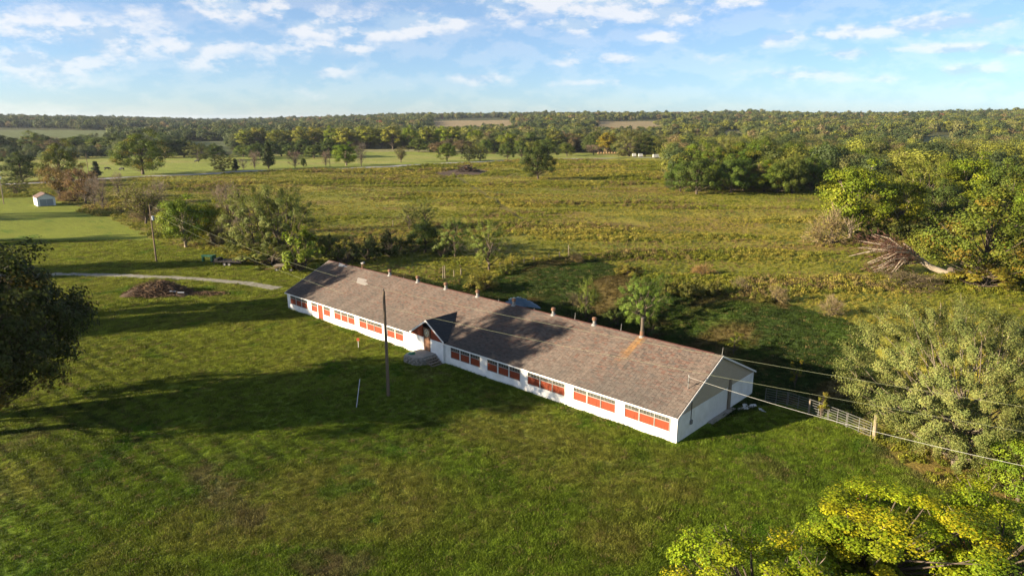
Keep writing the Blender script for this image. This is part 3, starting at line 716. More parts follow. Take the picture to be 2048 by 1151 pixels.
def tubes_np(paths, n=5):
    V = []; F = []; off = 0
    for pts, rad in paths:
        pts = np.asarray(pts, float); rad = np.asarray(rad, float); k = len(pts)
        d = np.gradient(pts, axis=0); d /= np.linalg.norm(d, axis=1)[:, None]+1e-9
        up = np.where(np.abs(d[:, 2:3]) < .9, np.array([[0, 0, 1.]]), np.array([[1., 0, 0]]))
        a = np.cross(d, up); a /= np.linalg.norm(a, axis=1)[:, None]+1e-9; b = np.cross(a, d)
        t = np.arange(n)*2*math.pi/n
        ring = pts[:, None, :]+rad[:, None, None]*(a[:, None, :]*np.cos(t)[None, :, None]+b[:, None, :]*np.sin(t)[None, :, None])
        V.append(ring.reshape(-1, 3)); i, j = np.meshgrid(np.arange(k-1), np.arange(n), indexing='ij'); jj = (j+1) % n
        F.append((np.stack([i*n+j, i*n+jj, (i+1)*n+jj, (i+1)*n+j], -1).reshape(-1, 4))+off); off += k*n
    return np.vstack(V), np.vstack(F)
def leaves_np(c, nrm, size, aspect, rn, droop=0.0, along=None):
    """diamond leaves at c with normals nrm"""
    n = len(c); r = rn.normal(size=(n, 3)) if along is None else along+rn.normal(size=(n, 3))*.35
    r[:, 2] -= droop; u = r-(r*nrm).sum(1)[:, None]*nrm; u /= np.linalg.norm(u, axis=1)[:, None]+1e-9; v = np.cross(nrm, u)
    s = size[:, None]; w = s*aspect
    V = np.stack([c-u*s*.5, c+v*w*.5+nrm*s*.06, c+u*s*.5, c-v*w*.5+nrm*s*.06], 1).reshape(-1, 3)
    F = np.arange(n*4).reshape(-1, 4); return V, F
def norm(a): return a/(np.linalg.norm(a, axis=1)[:, None]+1e-9)
PROTO = {}
def tree_proto(key, seed, H=10, W=9, base=.22, trunk=.22, ncl=60, npc=120, leaf=.30, aspect=.65, clr=1.1, cols=((.07,.085,.02),), autumn=None, stems=1, shape='ellipse',
               lean=0.0, bark=None, feather=0.0, twigs=0, twigcol=(.17,.13,.10), hollow=.35, lump=.28, flat_=.75, droop=0.0, branch_r=.05, vis_branch=1.0):
    rn = np.random.default_rng(seed); paths = []
    zb = H*base; zc = .5*(zb+H)
    # lumpy envelope
    dirs = norm(rn.normal(size=(7, 3))); amp = rn.uniform(-lump, lump, 7)
    C = []
    while len(C) < ncl:
        d = norm(rn.normal(size=(1, 3)))[0]; rr = hollow+(1-hollow)*rn.random()**.55
        e = 1+sum(a*max(0, float(d@q))**2 for a, q in zip(amp, dirs))
        if shape == 'cone':
            z = rn.random()**.8; q = (1-z)**.85*(.45+.55*rn.random()); t = rn.random()*6.283
            p = np.array([W/2*q*math.cos(t), W/2*q*math.sin(t), zb+z*(H-zb)])
        elif shape == 'egg':
            z = d[2]*rr*e; k = 1.06-.34*z
            p = np.array([d[0]*rr*e*W/2*k, d[1]*rr*e*W/2*k, zc+z*(H-zb)/2])
        elif shape == 'vase':
            z = d[2]*rr*e; k = .78+.30*z
            p = np.array([d[0]*rr*e*W/2*k, d[1]*rr*e*W/2*k, zc+z*(H-zb)/2])
        elif shape == 'bush':
            p = np.array([d[0]*rr*e*W/2, d[1]*rr*e*W/2, abs(d[2])*rr*e*H*.92+.1*H])
        else: p = np.array([d[0]*rr*e*W/2, d[1]*rr*e*W/2, zc+d[2]*rr*e*(H-zb)/2])
        if p[2] < .12*H and shape != 'bush': continue
        C.append(p)
    C = np.array(C); C[:, 0] += lean*C[:, 2]
    # trunk(s)
    tops = []
    for s in range(stems):
        a = rn.random()*6.283; sp = (0 if stems == 1 else W*.20)
        top = np.array([sp*math.cos(a)+lean*H*.8, sp*math.sin(a), H*(.82 if shape != 'bush' else .5)])
        b0 = np.array([.1*math.cos(a)*(stems > 1)*2, .1*math.sin(a)*(stems > 1)*2, -.25])
        k = 9; t = np.linspace(0, 1, k)[:, None]; P = b0*(1-t)+top*t+np.array([.0, .0, 0]); wob = rn.normal(size=(k, 3))*H*.012; wob[0] = 0; wob[:, 2] = 0; P = P+np.cumsum(wob, 0)*.6
        rad = trunk/(stems**.4)*np.array([1.35]+list(np.linspace(1, .12, k-1))); paths.append((P, rad)); tops.append(P)
    # limbs to clusters
    nb = int(ncl*vis_branch)
    for i in range(nb):
        c = C[i]; T = tops[i % stems]; h = np.clip((.35+.35*rn.random())*c[2]/H, .1, .85); q = h*8; lo = int(q); s = T[lo]*(1-(q-lo))+T[min(lo+1, 8)]*(q-lo)
        m = .5*(s+c); m[2] += -.10*np.linalg.norm(c-s)*(1 if c[2] > s[2] else -1); m += rn.normal(size=3)*.05*np.linalg.norm(c-s)
        t = np.linspace(0, 1, 5)[:, None]; P = (1-t)**2*s+2*t*(1-t)*m+t*t*c
        r0 = min(branch_r*(1+.6*np.linalg.norm(c-s)/W*2), trunk*.7); paths.append((P, r0*np.linspace(1, .22, 5)))
    tv, tf = tubes_np(paths, 6); bmesh_ = np_mesh(key+'_trunk', tv, tf, bark or BARK, None, True)
    # leaves
    LV = []; LF = []; LC = []; off = 0; ctr = np.array([lean*zc, 0, zc*.85])
    if npc:
        ids = np.repeat(np.arange(ncl), npc); rr = clr*(.65+.7*rn.random(ncl)); d = norm(rn.normal(size=(len(ids), 3))); rad = rn.random(len(ids))**.45
        o = d*rad[:, None]*rr[ids][:, None]; o[:, 2] *= flat_
        if feather: # long sprays
            sd = norm(C-ctr+rn.normal(size=C.shape)*.6); o = o*.55+sd[ids]*(rn.random(len(ids))[:, None]**1.0)*rr[ids][:, None]*feather
        p = C[ids]+o; p[:, 2] = np.maximum(p[:, 2], .06)
        outw = norm(p-ctr); nn = norm(outw*.75+norm(o+1e-6)*.75+rn.normal(size=p.shape)*.42+np.array([0, 0, .2]))
        size = leaf*rn.uniform(.65, 1.35, len(ids)); V, F = leaves_np(p, nn, size, aspect, rn, droop)
        base_c = np.array(cols)[rn.integers(0, len(cols), ncl)]*rn.uniform(.80, 1.22, (ncl, 1))
        cc = base_c[ids]*rn.uniform(.62, 1.45, (len(ids), 1))*(1+rn.normal(size=(len(ids), 3))*.05)
        if autumn: 
            for (ac, frac) in autumn:
                pick = rn.random(ncl) < frac; pl = pick[ids] & (rn.random(len(ids)) < .75); cc[pl] = np.array(ac)*rn.uniform(.75, 1.25, (pl.sum(), 1))
                stray = rn.random(len(ids)) < frac*.12; cc[stray] = np.array(ac)*rn.uniform(.8, 1.2, (stray.sum(), 1))
        LV.append(V); LF.append(F+off); LC.append(np.repeat(cc, 4, 0)); off += len(V)
    if twigs:
        ids = rn.integers(0, ncl, ncl*twigs); o = norm(rn.normal(size=(len(ids), 3)))*rn.random((len(ids), 1))*clr
        p = C[ids]+o; p[:, 2] = np.maximum(p[:, 2], .08); al = norm(norm(p-ctr)*.9+norm(o)*.6+np.array([0, 0, .35])+rn.normal(size=p.shape)*.35); nn = norm(np.cross(al, rn.normal(size=p.shape)))
        V, F = leaves_np(p, nn, clr*rn.uniform(.5, 1.1, len(ids)), .055, rn, 0, al*6)
        cc = np.array(twigcol)*rn.uniform(.7, 1.3, (len(ids), 1)); LV.append(V); LF.append(F+off); LC.append(np.repeat(cc, 4, 0)); off += len(V)
    lm = np_mesh(key+'_crown', np.vstack(LV), np.vstack(LF), LEAF, np.vstack(LC))
    PROTO[key] = dict(trunk=bmesh_, crown=lm, H=H, W=W); return PROTO[key]
GRN = ((.080,.112,.016),(.098,.120,.018),(.064,.092,.014)); DRK = ((.052,.076,.015),(.064,.085,.017),(.042,.062,.013)); YGR = ((.135,.165,.013),(.112,.145,.013),(.165,.175,.015))
OLV = ((.130,.145,.036),(.108,.125,.030),(.150,.155,.042)); BRN = ((.125,.095,.034),(.105,.085,.034),(.140,.105,.035))
tree_proto('broad1', 11, 12, 11, .10, .30, 90, 190, .28, .7, 1.3, GRN, vis_branch=.5, shape='egg')
tree_proto('broad2', 12, 13, 10, .06, .28, 95, 190, .27, .7, 1.2, GRN, autumn=[((.15,.12,.02), .14)], vis_branch=.4, shape='egg')
tree_proto('dark1', 13, 11, 10, .06, .28, 90, 180, .27, .7, 1.2, DRK, vis_branch=.4, shape='egg')
tree_proto('yellow1', 14, 12, 9, .14, .24, 95, 190, .25, .7, 1.05, YGR, bark=PALEBARK, vis_branch=.5)
tree_proto('olive1', 15, 9, 10, .06, .20, 130, 150, .20, .50, .95, OLV, stems=3, feather=1.0, shape='ellipse', twigs=4, vis_branch=.3)
tree_proto('olive2', 16, 8, 6.5, .18, .17, 75, 140, .18, .50, .8, OLV, feather=1.1, twigs=4, vis_branch=.4)
tree_proto('sparse1', 17, 9, 8, .20, .20, 60, 42, .28, .6, 1.1, ((.125,.125,.022),(.105,.110,.022)), twigs=22, shape='vase')
tree_proto('brown1', 18, 10, 8, .16, .22, 65, 60, .32, .6, 1.15, BRN, twigs=24)
tree_proto('bare1', 19, 10, 7, .20, .15, 60, 5, .20, .6, 1.3, BRN, twigs=20, twigcol=(.165,.140,.105), branch_r=.03)
tree_proto('cedar1', 20, 8, 4.4, .06, .16, 80, 75, .30, .5, .62, ((.030,.048,.018),(.038,.055,.020)), shape='cone')
tree_proto('poplar1', 21, 14, 7, .22, .22, 60, 105, .42, .75, 1.15, ((.140,.140,.026),(.120,.128,.026),(.155,.150,.030)), lump=.2)
tree_proto('shrub1', 22, 3, 4.2, .0, .07, 36, 90, .24, .6, .62, OLV, shape='bush', stems=3, feather=.8, twigs=8)
tree_proto('shrub2', 23, 2.6, 4.0, .0, .07, 34, 90, .22, .6, .60, ((.115,.115,.018),(.085,.095,.016)), shape='bush', stems=3)
tree_proto('dryshrub', 24, 3, 4.4, .0, .06, 40, 14, .2, .6, .85, ((.15,.13,.04),(.12,.11,.035)), shape='bush', stems=4, twigs=34, twigcol=(.22,.185,.11))
tree_proto('sapling1', 25, 3.4, 1.9, .25, .05, 16, 38, .22, .65, .42, ((.135,.165,.02),(.155,.165,.022)), feather=.6)
tree_proto('bigleft', 26, 15, 16.5, .19, .42, 190, 210, .30, .75, 1.4, ((.052,.060,.016),(.060,.064,.018),(.044,.052,.014)), autumn=[((.12,.085,.02), .12)], lump=.2)
tree_proto('bigelm', 27, 12.3, 17.5, .03, .34, 520, 330, .145, .52, 1.0, ((.150,.168,.046),(.126,.148,.040),(.172,.184,.052)), stems=4, feather=.95, shape='ellipse', hollow=.55, twigs=3, twigcol=(.22,.18,.12), bark=mat('grey_bark', (.20,.165,.12), .95, .4, 3, .6, 12), lump=.35, branch_r=.045, vis_branch=.22)
tree_proto('maple1', 28, 11, 10.5, .12, .24, 120, 520, .125, .80, .85, ((.180,.240,.010),(.215,.255,.010),(.120,.175,.010),(.27,.27,.010)), autumn=[((.34,.31,.012), .07), ((.28,.13,.02), .02)], lump=.55, hollow=.5)
tree_proto('maple2', 29, 8, 7.5, .10, .18, 80, 430, .12, .80, .7, ((.180,.245,.010),(.215,.255,.010),(.135,.19,.010)), autumn=[((.34,.31,.012), .08), ((.26,.13,.025), .02)], lump=.5, twigs=10, hollow=.5)
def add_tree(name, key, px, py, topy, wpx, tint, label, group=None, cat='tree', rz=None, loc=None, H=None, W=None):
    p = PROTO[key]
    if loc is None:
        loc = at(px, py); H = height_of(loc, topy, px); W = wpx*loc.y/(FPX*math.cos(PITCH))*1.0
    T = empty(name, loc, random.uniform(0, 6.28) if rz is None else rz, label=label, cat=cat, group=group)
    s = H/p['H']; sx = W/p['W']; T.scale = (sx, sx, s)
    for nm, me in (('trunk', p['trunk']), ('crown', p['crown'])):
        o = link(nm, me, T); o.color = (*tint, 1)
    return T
TR = add_tree; w1 = (1, 1, 1)
TR('broadleaf_tree', 'bigleft', -22, 868, 522, 395, (.80,.86,.62), 'big dark broadleaf tree filling the left edge of the lawn', rz=.4)
add_tree('elm_tree', 'bigelm', 1915, 935, 640, 400, w1, 'huge feathery olive tree beside the livestock fence at right', rz=2.0)
# foreground maples rising from below the frame
def fore(key, px, py, D, W, rz, label):
    r = ray(px, py); t = D/r[1]; x = r[0]*t; z = CAMH+r[2]*t
    add_tree('maple_tree', key, 0, 0, 0, 0, w1, label, None, 'tree', rz, Vector((x, D, tz(x, D))), z, W)
fore('maple1', 1755, 996, 33.0, 12.2, .3, 'yellow green maple in the lower right foreground, tallest of its clump')
fore('maple2', 1530, 1080, 29.5, 8.6, 1.2, 'low bright maple at the bottom edge left of the tallest maple')
fore('maple2', 2010, 1000, 31.5, 8.0, 3.4, 'yellow tipped maple in the lower right corner')
add_tree('broadleaf_tree', 'shrub1', 1690, 1235, 1085, 240, (1.2,1.3,.5), 'dense green maple brush filling the gap under the lower right maples', cat='shrub')
add_tree('broadleaf_tree', 'broad1', 2035, 1000, 872, 150, (1.5,1.6,.8), 'small green tree at the right edge below the feathery olive tree')
# trees beyond the left edge whose shadows fall across the lawn
for i, (x, y, H, W) in enumerate(((-63,52.5,26,15),(-76,81,22,13),(-90,75,16,11),(-116,107,19,14),(-148,135,20,11),(-188,172,26,14))):
    add_tree('broadleaf_tree', ('poplar1','dark1','broad2','broad1','dark1','broad2')[i], 0,0,0,0, w1, 'broadleaf tree standing beyond the left edge of the lawn, %s nearest' % ('first','third','second','fourth','fifth','sixth')[i], 'trees beyond the left edge of the view', loc=Vector((x, y, tz(x, y))), H=H, W=W)
# fence row and yard trees
FR = [('broadleaf_tree','dark1',46,364,305,68,(1.2,1.15,1.1),'dark rounded tree beyond the lamp pole at the left edge'),
 ('olive_shrub','olive1',31,388,352,54,(.8,.85,.8),'grey olive shrubby tree below the dark rounded tree at far left'),
 ('broadleaf_tree','broad2',124,372,288,62,(1.3,1.15,1.1),'tall brownish green tree behind the white shed'),
 ('autumn_tree','brown1',120,398,326,56,(1.25,1.15,.8),'yellow brown autumn tree just right of the white shed'),
 ('autumn_tree','brown1',172,409,330,58,(1.2,1.0,1.0),'russet half bare tree right of the autumn tree by the shed'),
 ('bare_tree','bare1',190,414,352,30,(1,1,1),'slender bare tree right of the russet tree'),
 ('bare_tree','bare1',207,421,348,28,(1.1,1,1),'slender bare tree between the russet tree and the leaning yellow tree'),
 ('bare_tree','bare1',238,398,340,22,(1.2,1.1,1),'thin bare tree behind the leaning yellow tree'),
 ('cedar_tree','cedar1',194,356,323,26,(1,1,1),'small dark cedar beside the thin pole in the meadow'),
 ('broadleaf_tree','broad2',286,349,268,84,(1.15,1.15,.9),'large lone tree with browning top beside the road at left'),
 ('yellow_tree','sparse1',292,447,363,92,(1.1,1.1,.9),'thin yellow green tree with leaning trunk at the lawn edge'),
 ('bare_tree','bare1',318,430,358,42,(1.15,1.1,1.1),'bare tree behind the thin yellow green tree'),
 ('yellow_tree','yellow1',372,494,388,98,(.95,1.1,1.0),'bright green yellow tree beside the transformer pole'),
 ('yellow_tree','yellow1',424,486,400,62,(1.45,1.25,.9),'small bright yellow tree between two larger lawn edge trees'),
 ('bare_tree','bare1',462,470,360,60,(1.15,1.05,1.05),'pinkish bare tree behind the olive trees'),
 ('elm_tree','olive1',512,512,384,135,(.95,1.0,.85),'broad olive green tree left of the barn, left of the pair'),
 ('elm_tree','olive1',572,518,376,125,(.90,.97,.85),'broad olive green tree left of the barn, right of the pair'),
 ('yellow_tree','shrub1',604,541,456,92,(1.15,1.35,.55),'round yellow green small tree at the far end of the barn'),
 ('elm_tree','olive2',819,458,410,40,(1.0,1.0,.95),'pale feathery small tree in the rough behind the barn'),
 ('elm_tree','olive2',850,457,407,42,(.9,.95,.9),'feathery small tree just right of the pale feathery one'),
 ('elm_tree','olive2',911,513,436,62,(.85,1.05,.8),'leaning feathery green tree in the shaded hedge behind the barn'),
 ('elm_tree','olive2',977,539,442,82,(1.0,1.15,.85),'feathery green tree with clear trunk standing behind the barn'),
 ('broadleaf_tree','dark1',850,505,440,70,(1.1,1.15,1),'dark tree in the shaded hedge behind the barn'),
 ('broadleaf_tree','olive1',1283,652,551,100,(.85,1.15,.7),'rounded light green tree close behind the barn roof'),
 ('sapling','olive2',1172,634,556,34,(1.0,1.15,.7),'narrow young tree behind the barn left of the rounded tree'),
 ('yellow_tree','yellow1',1700,476,318,135,(1.05,1.1,1),'tall yellow green tree with pale trunk at right of the pasture'),
 ('yellow_tree','yellow1',1800,470,348,95,(1.2,1.1,1),'yellower tree behind the fallen tree'),
 ('oak_tree','broad2',1962,566,374,185,(1.15,1.05,.9),'big rust tinged oak at the right edge beside the fallen tree'),
 ('broadleaf_tree','olive1',1840,430,318,120,(1.0,1.05,.6),'olive crown behind the two yellow trees at right'),
 ('yellow_tree','yellow1',1925,430,304,125,(1.05,1.12,.9),'bright crown above the dark hollow at right'),
 ('broadleaf_tree','dark1',2005,440,318,100,(1.3,1.3,1),'dark crown at the right edge above the oak'),
 ('yellow_tree','yellow1',2062,470,348,90,(1.05,1.2,1),'bright crown cut by the right edge above the oak'),
 ('broadleaf_tree','dark1',1880,455,360,90,(1,1,1),'dark tree in the hollow between the yellow trees and the oak'),
 ('broadleaf_tree','broad1',2140,500,360,150,(1.1,1.1,1),'green tree beyond the right edge behind the oak'),
 ('broadleaf_tree','dark1',1076,358,283,62,(.95,.92,.9),'lone dark tree standing out in the middle of the pasture'),
 # along the road and the meadow
 ('broadleaf_tree','olive1',447,342,311,48,(1.05,.95,.7),'small browning tree on the near side of the meadow fence'),
 ('cedar_tree','cedar1',472,342,318,18,(1,1,1),'small cedar touching the small browning tree by the road'),
 ('bare_tree','bare1',487,339,315,18,(1,1,1),'thin bare tree between the small cedar and the tall cedar'),
 ('bare_tree','bare1',510,338,300,24,(1.1,1,1),'bare tree just left of the tall roadside cedar'),
 ('cedar_tree','cedar1',538,337,285,30,(1.3,1.2,.9),'tall dark cedar beside the road'),
 ('bare_tree','bare1',590,336,300,30,(1.25,1.0,1.0),'pinkish bare tree right of the tall roadside cedar'),
 ('sapling','broad1',608,335,316,12,(1,1,.9),'small leafy post like tree beside the road'),
 ('bare_tree','bare1',652,333,300,18,(1.2,1.05,1),'bare tree left of the round roadside tree'),
 ('broadleaf_tree','yellow1',693,331,284,55,(.80,1.0,.9),'round bright green tree beside the road'),
 ('bare_tree','bare1',723,333,282,22,(.8,.8,.8),'slim dark bare tree right of the round roadside tree'),
 ('broadleaf_tree','sparse1',802,325,290,30,(1,1,.9),'thin forked tree in the meadow centre'),
 ('broadleaf_tree','broad1',894,322,284,40,(1.1,1.1,.9),'green spreading tree beside the road in the centre'),
 ('broadleaf_tree','olive1',938,322,292,28,(.9,.9,.8),'left of two small roadside trees near the burn pile'),
 ('broadleaf_tree','olive1',960,321,291,30,(.95,.95,.8),'right of two small roadside trees near the burn pile'),
 ('broadleaf_tree','dark1',1014,317,283,32,(1.2,1.2,1),'left of two round trees behind the lone pasture tree'),
 ('broadleaf_tree','dark1',1042,315,280,30,(1.2,1.2,1),'right of two round trees behind the lone pasture tree'),
 ('broadleaf_tree','dark1',1096,313,274,42,(1.2,1.2,1),'dark tree peeping out right of the lone pasture tree'),
 ('broadleaf_tree','broad1',1134,312,285,34,(1.1,1.0,.8),'round olive tree beyond the pasture right of the lone tree'),
 ('bare_tree','bare1',1187,310,288,32,(1.35,1.1,1.1),'pinkish bare tree at the far end of the pasture'),
 ('yellow_tree','poplar1',1214,307,262,40,(1.45,1.15,.6),'bright golden tree at the far end of the pasture'),
 ('broadleaf_tree','olive1',1258,313,262,60,(.9,.85,.8),'large dull olive tree beside the far white trailers'),
 ('broadleaf_tree','dark1',1290,313,270,45,(1.2,1.2,1),'dark tree right of the large dull olive tree'),
 ('broadleaf_tree','dark1',332,316,275,62,(1,1,1),'left of two dark hedge trees behind the large lone tree'),
 ('broadleaf_tree','dark1',368,314,276,52,(1,1,1),'right of two dark hedge trees behind the large lone tree'),
 ('broadleaf_tree','olive1',398,322,286,42,(.85,.85,.8),'greyish tree in the meadow, left of the pair by the cow'),
 ('broadleaf_tree','dark1',430,321,287,42,(1.2,1.2,1.1),'dark tree in the meadow, right of the pair by the cow'),
 ('autumn_tree','poplar1',336,292,268,16,(2.0,1.0,.3),'small orange autumn tree between the dark left woods')]
for a in FR: add_tree(*a)
def sap(px, py, topy, w, key, tint, label, name='sapling', cat='plant', group=None): add_tree(name, key, px, py, topy, w, tint, label, group, cat)
sap(922, 538, 514, 14, 'sapling1', (1,1,.8), 'tiny yellowish sapling behind the barn left of the feathery tree')
sap(1467, 708, 664, 36, 'sapling1', w1, 'bright green sapling standing in the shade behind the barn'); sap(1590, 776, 722, 28, 'sapling1', (1.2,1,.8), 'leggy sapling with few leaves between the barn and the olive tree')
sap(1640, 838, 782, 26, 'sapling1', (1.1,.9,1), 'leggy yellow leaved sapling growing through the livestock panels'); sap(962, 577, 548, 60, 'shrub2', (1.25,1.1,1.2), 'low yellowish shrub behind the barn ridge', 'shrub', 'shrub')
for i, (px, py, ty, w, key, tint, lab) in enumerate([(690,528,480,62,'shrub1',(.6,.65,.6),'dark shaded shrub behind the far end of the barn roof'),(735,520,470,60,'shrub1',(.55,.6,.55),'dark shaded shrub behind the old corral rails'),(785,512,462,65,'shrub1',(.6,.65,.6),'dark shaded shrub in the middle of the hedge behind the barn'),  # hedge shade is put into the tints of the dark shaded shrubs
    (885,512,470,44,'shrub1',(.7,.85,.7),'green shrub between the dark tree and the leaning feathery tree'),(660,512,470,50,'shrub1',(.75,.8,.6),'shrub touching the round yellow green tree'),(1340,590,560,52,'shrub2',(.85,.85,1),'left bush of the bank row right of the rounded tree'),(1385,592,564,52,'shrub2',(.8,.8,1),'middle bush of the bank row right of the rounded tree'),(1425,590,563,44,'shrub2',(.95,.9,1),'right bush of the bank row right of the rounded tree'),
    (1480,580,556,36,'dryshrub',(1,.95,.9),'dry weed clump at the head of the bank row'),(1555,602,572,44,'dryshrub',(1.1,1,.9),'dry brown shrub on the bank in front of the pasture'),(1665,628,594,56,'dryshrub',(1.1,1,1),'pinkish dry shrub at the right end of the bank'),(1150,524,504,34,'dryshrub',(1.4,1.2,.9),'straw coloured clump beside the tall fence post'),
    (1255,548,528,60,'shrub2',(1.4,1.15,1.1),'yellow weed clump on the bank behind the barn'),(1405,548,530,50,'dryshrub',(1.3,.95,.7),'rusty weed clump in the rough behind the bank'),(1662,488,424,92,'dryshrub',(1.15,1.05,.95),'large pale dry shrub left of the pale trunked tree'),
    (1770,478,440,70,'shrub2',(.7,.75,.8),'dark bush between the two yellow trees'),(1835,472,425,80,'shrub1',(.55,.6,.5),'dark undergrowth left of the oak'),(1880,470,420,70,'shrub1',(.5,.55,.5),'dark undergrowth behind the fallen trunk'),(1735,482,440,60,'shrub1',(.65,.75,.5),'bush at the foot of the pale trunked tree'),
    (1960,575,530,120,'shrub1',(1.25,1.0,.5),'rust tinged undergrowth below the oak'),(2030,572,520,80,'shrub1',(1.1,1.05,.5),'undergrowth at the right edge below the oak'),(1245,312,300,20,'shrub1',(.9,.8,.7),'small bush left of the far white trailers'),
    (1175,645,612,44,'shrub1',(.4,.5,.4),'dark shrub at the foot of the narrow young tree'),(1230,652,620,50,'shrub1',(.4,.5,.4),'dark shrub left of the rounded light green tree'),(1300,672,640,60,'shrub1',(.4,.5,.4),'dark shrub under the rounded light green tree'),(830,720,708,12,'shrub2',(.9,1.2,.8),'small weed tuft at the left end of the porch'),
    (1148,610,585,40,'dryshrub',(.75,.75,.7),'thin grey weeds behind the barn near the blue tarp'),(1010,548,530,30,'shrub2',(.9,1,1),'low weeds right of the feathery clear trunked tree'),(290,440,412,60,'dryshrub',(.9,.8,.8),'brown brush under the leaning yellow tree'),(150,402,378,60,'dryshrub',(1.05,.8,.7),'russet brush under the autumn trees by the shed'),
    (445,490,450,50,'dryshrub',(.9,.85,.9),'brown brush behind the small bright yellow tree'),(540,530,490,120,'shrub1',(.9,.95,.8),'olive brush below the broad olive pair'),(1815,568,545,140,'dryshrub',(.8,.75,.75),'grey dead brush in front of the fallen tree'),(1530,604,590,30,'shrub2',(1,.9,1),'green weed clump on the bank left of the dry brown shrub')]):
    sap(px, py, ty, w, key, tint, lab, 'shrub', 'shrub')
# wood edge right of the pasture, tree lines beyond the meadow
rr = random.Random(3); ORD = ['first','second','third','fourth','fifth','sixth','seventh','eighth','ninth','tenth','eleventh','twelfth','thirteenth','fourteenth','fifteenth','sixteenth']
def row(n, x0, x1, y0, y1, top0, top1, w0, w1_, keys, tint, label, group, name='broadleaf_tree'):
    for i in range(n):
        t = (i+.5)/n; px = x0+(x1-x0)*t+rr.uniform(-.3, .3)*(x1-x0)/n; py = y0+(y1-y0)*rr.random(); k = rr.uniform(.82, 1.18)
        add_tree(name, rr.choice(keys), px, py, rr.uniform(top0, top1), rr.uniform(w0, w1_), tuple(c*k*rr.uniform(.93, 1.07) for c in tint), label+', %s from left' % ORD[i], group)
row(9, 1350, 1640, 380, 388, 296, 330, 55, 75, ['dark1','broad1','broad2','dark1'], (1.25,1.25,.95), 'dark green tree in the front of the wood right of the pasture', 'front trees of the wood right of the pasture')
row(3, 1440, 1600, 376, 384, 318, 335, 45, 58, ['yellow1','brown1','olive1'], (1,1,1), 'lighter tree among the dark front of the wood', 'lighter trees in the front of the wood')
row(9, 1370, 1740, 362, 372, 284, 300, 60, 80, ['dark1','broad1','broad2'], (1.2,1.25,.95), 'green tree in the second row of the wood right of the pasture', 'second row of the wood right of the pasture')
row(8, 1400, 2040, 345, 354, 280, 300, 55, 80, ['broad1','olive1','broad2','yellow1'], (1.15,1.1,.85), 'mixed tree deep in the wood right of the pasture', 'deep trees of the wood right of the pasture')
row(9, -60, 250, 306, 309, 264, 280, 42, 60, ['broad1','dark1','broad2','dark1'], (1.15,1.15,1), 'tree in the hedge line across the meadow at far left', 'hedge line across the meadow at far left')
row(3, 20, 130, 307, 309, 276, 284, 45, 55, ['brown1','yellow1','broad2'], (.95,1,1), 'paler tree standing before the far left hedge line', 'paler trees before the far left hedge line')
row(16, 470, 960, 296, 299, 248, 258, 32, 46, ['poplar1','poplar1','poplar1','yellow1'], (1.3,1.35,.9), 'tall yellow green poplar in the grove across the meadow', 'yellow green poplar grove', 'poplar_tree')
row(12, 480, 690, 312, 318, 275, 290, 32, 46, ['dark1','broad1','dark1'], (1,1,1), 'dark tree in the low hedge before the poplar grove', 'dark hedge before the poplar grove')
row(8, 820, 1010, 303, 308, 272, 286, 28, 40, ['brown1','broad1','olive1','dark1'], (1,1,.95), 'dull tree in the hedge behind the road at the centre', 'hedge behind the road at the centre')
row(9, 1010, 1200, 301, 305, 258, 276, 30, 44, ['poplar1','broad1','yellow1','brown1'], (.95,.95,.9), 'autumn tinted tree in the wood behind the lone pasture tree', 'wood behind the lone pasture tree')
row(8, 1200, 1400, 303, 309, 262, 280, 36, 54, ['olive1','broad1','broad2','brown1'], (1.05,1,.85), 'olive tree in the wood beyond the far end of the pasture', 'wood beyond the far end of the pasture')

# ------------------------------------------------------------------ woods, weeds and grass: scattered stuff

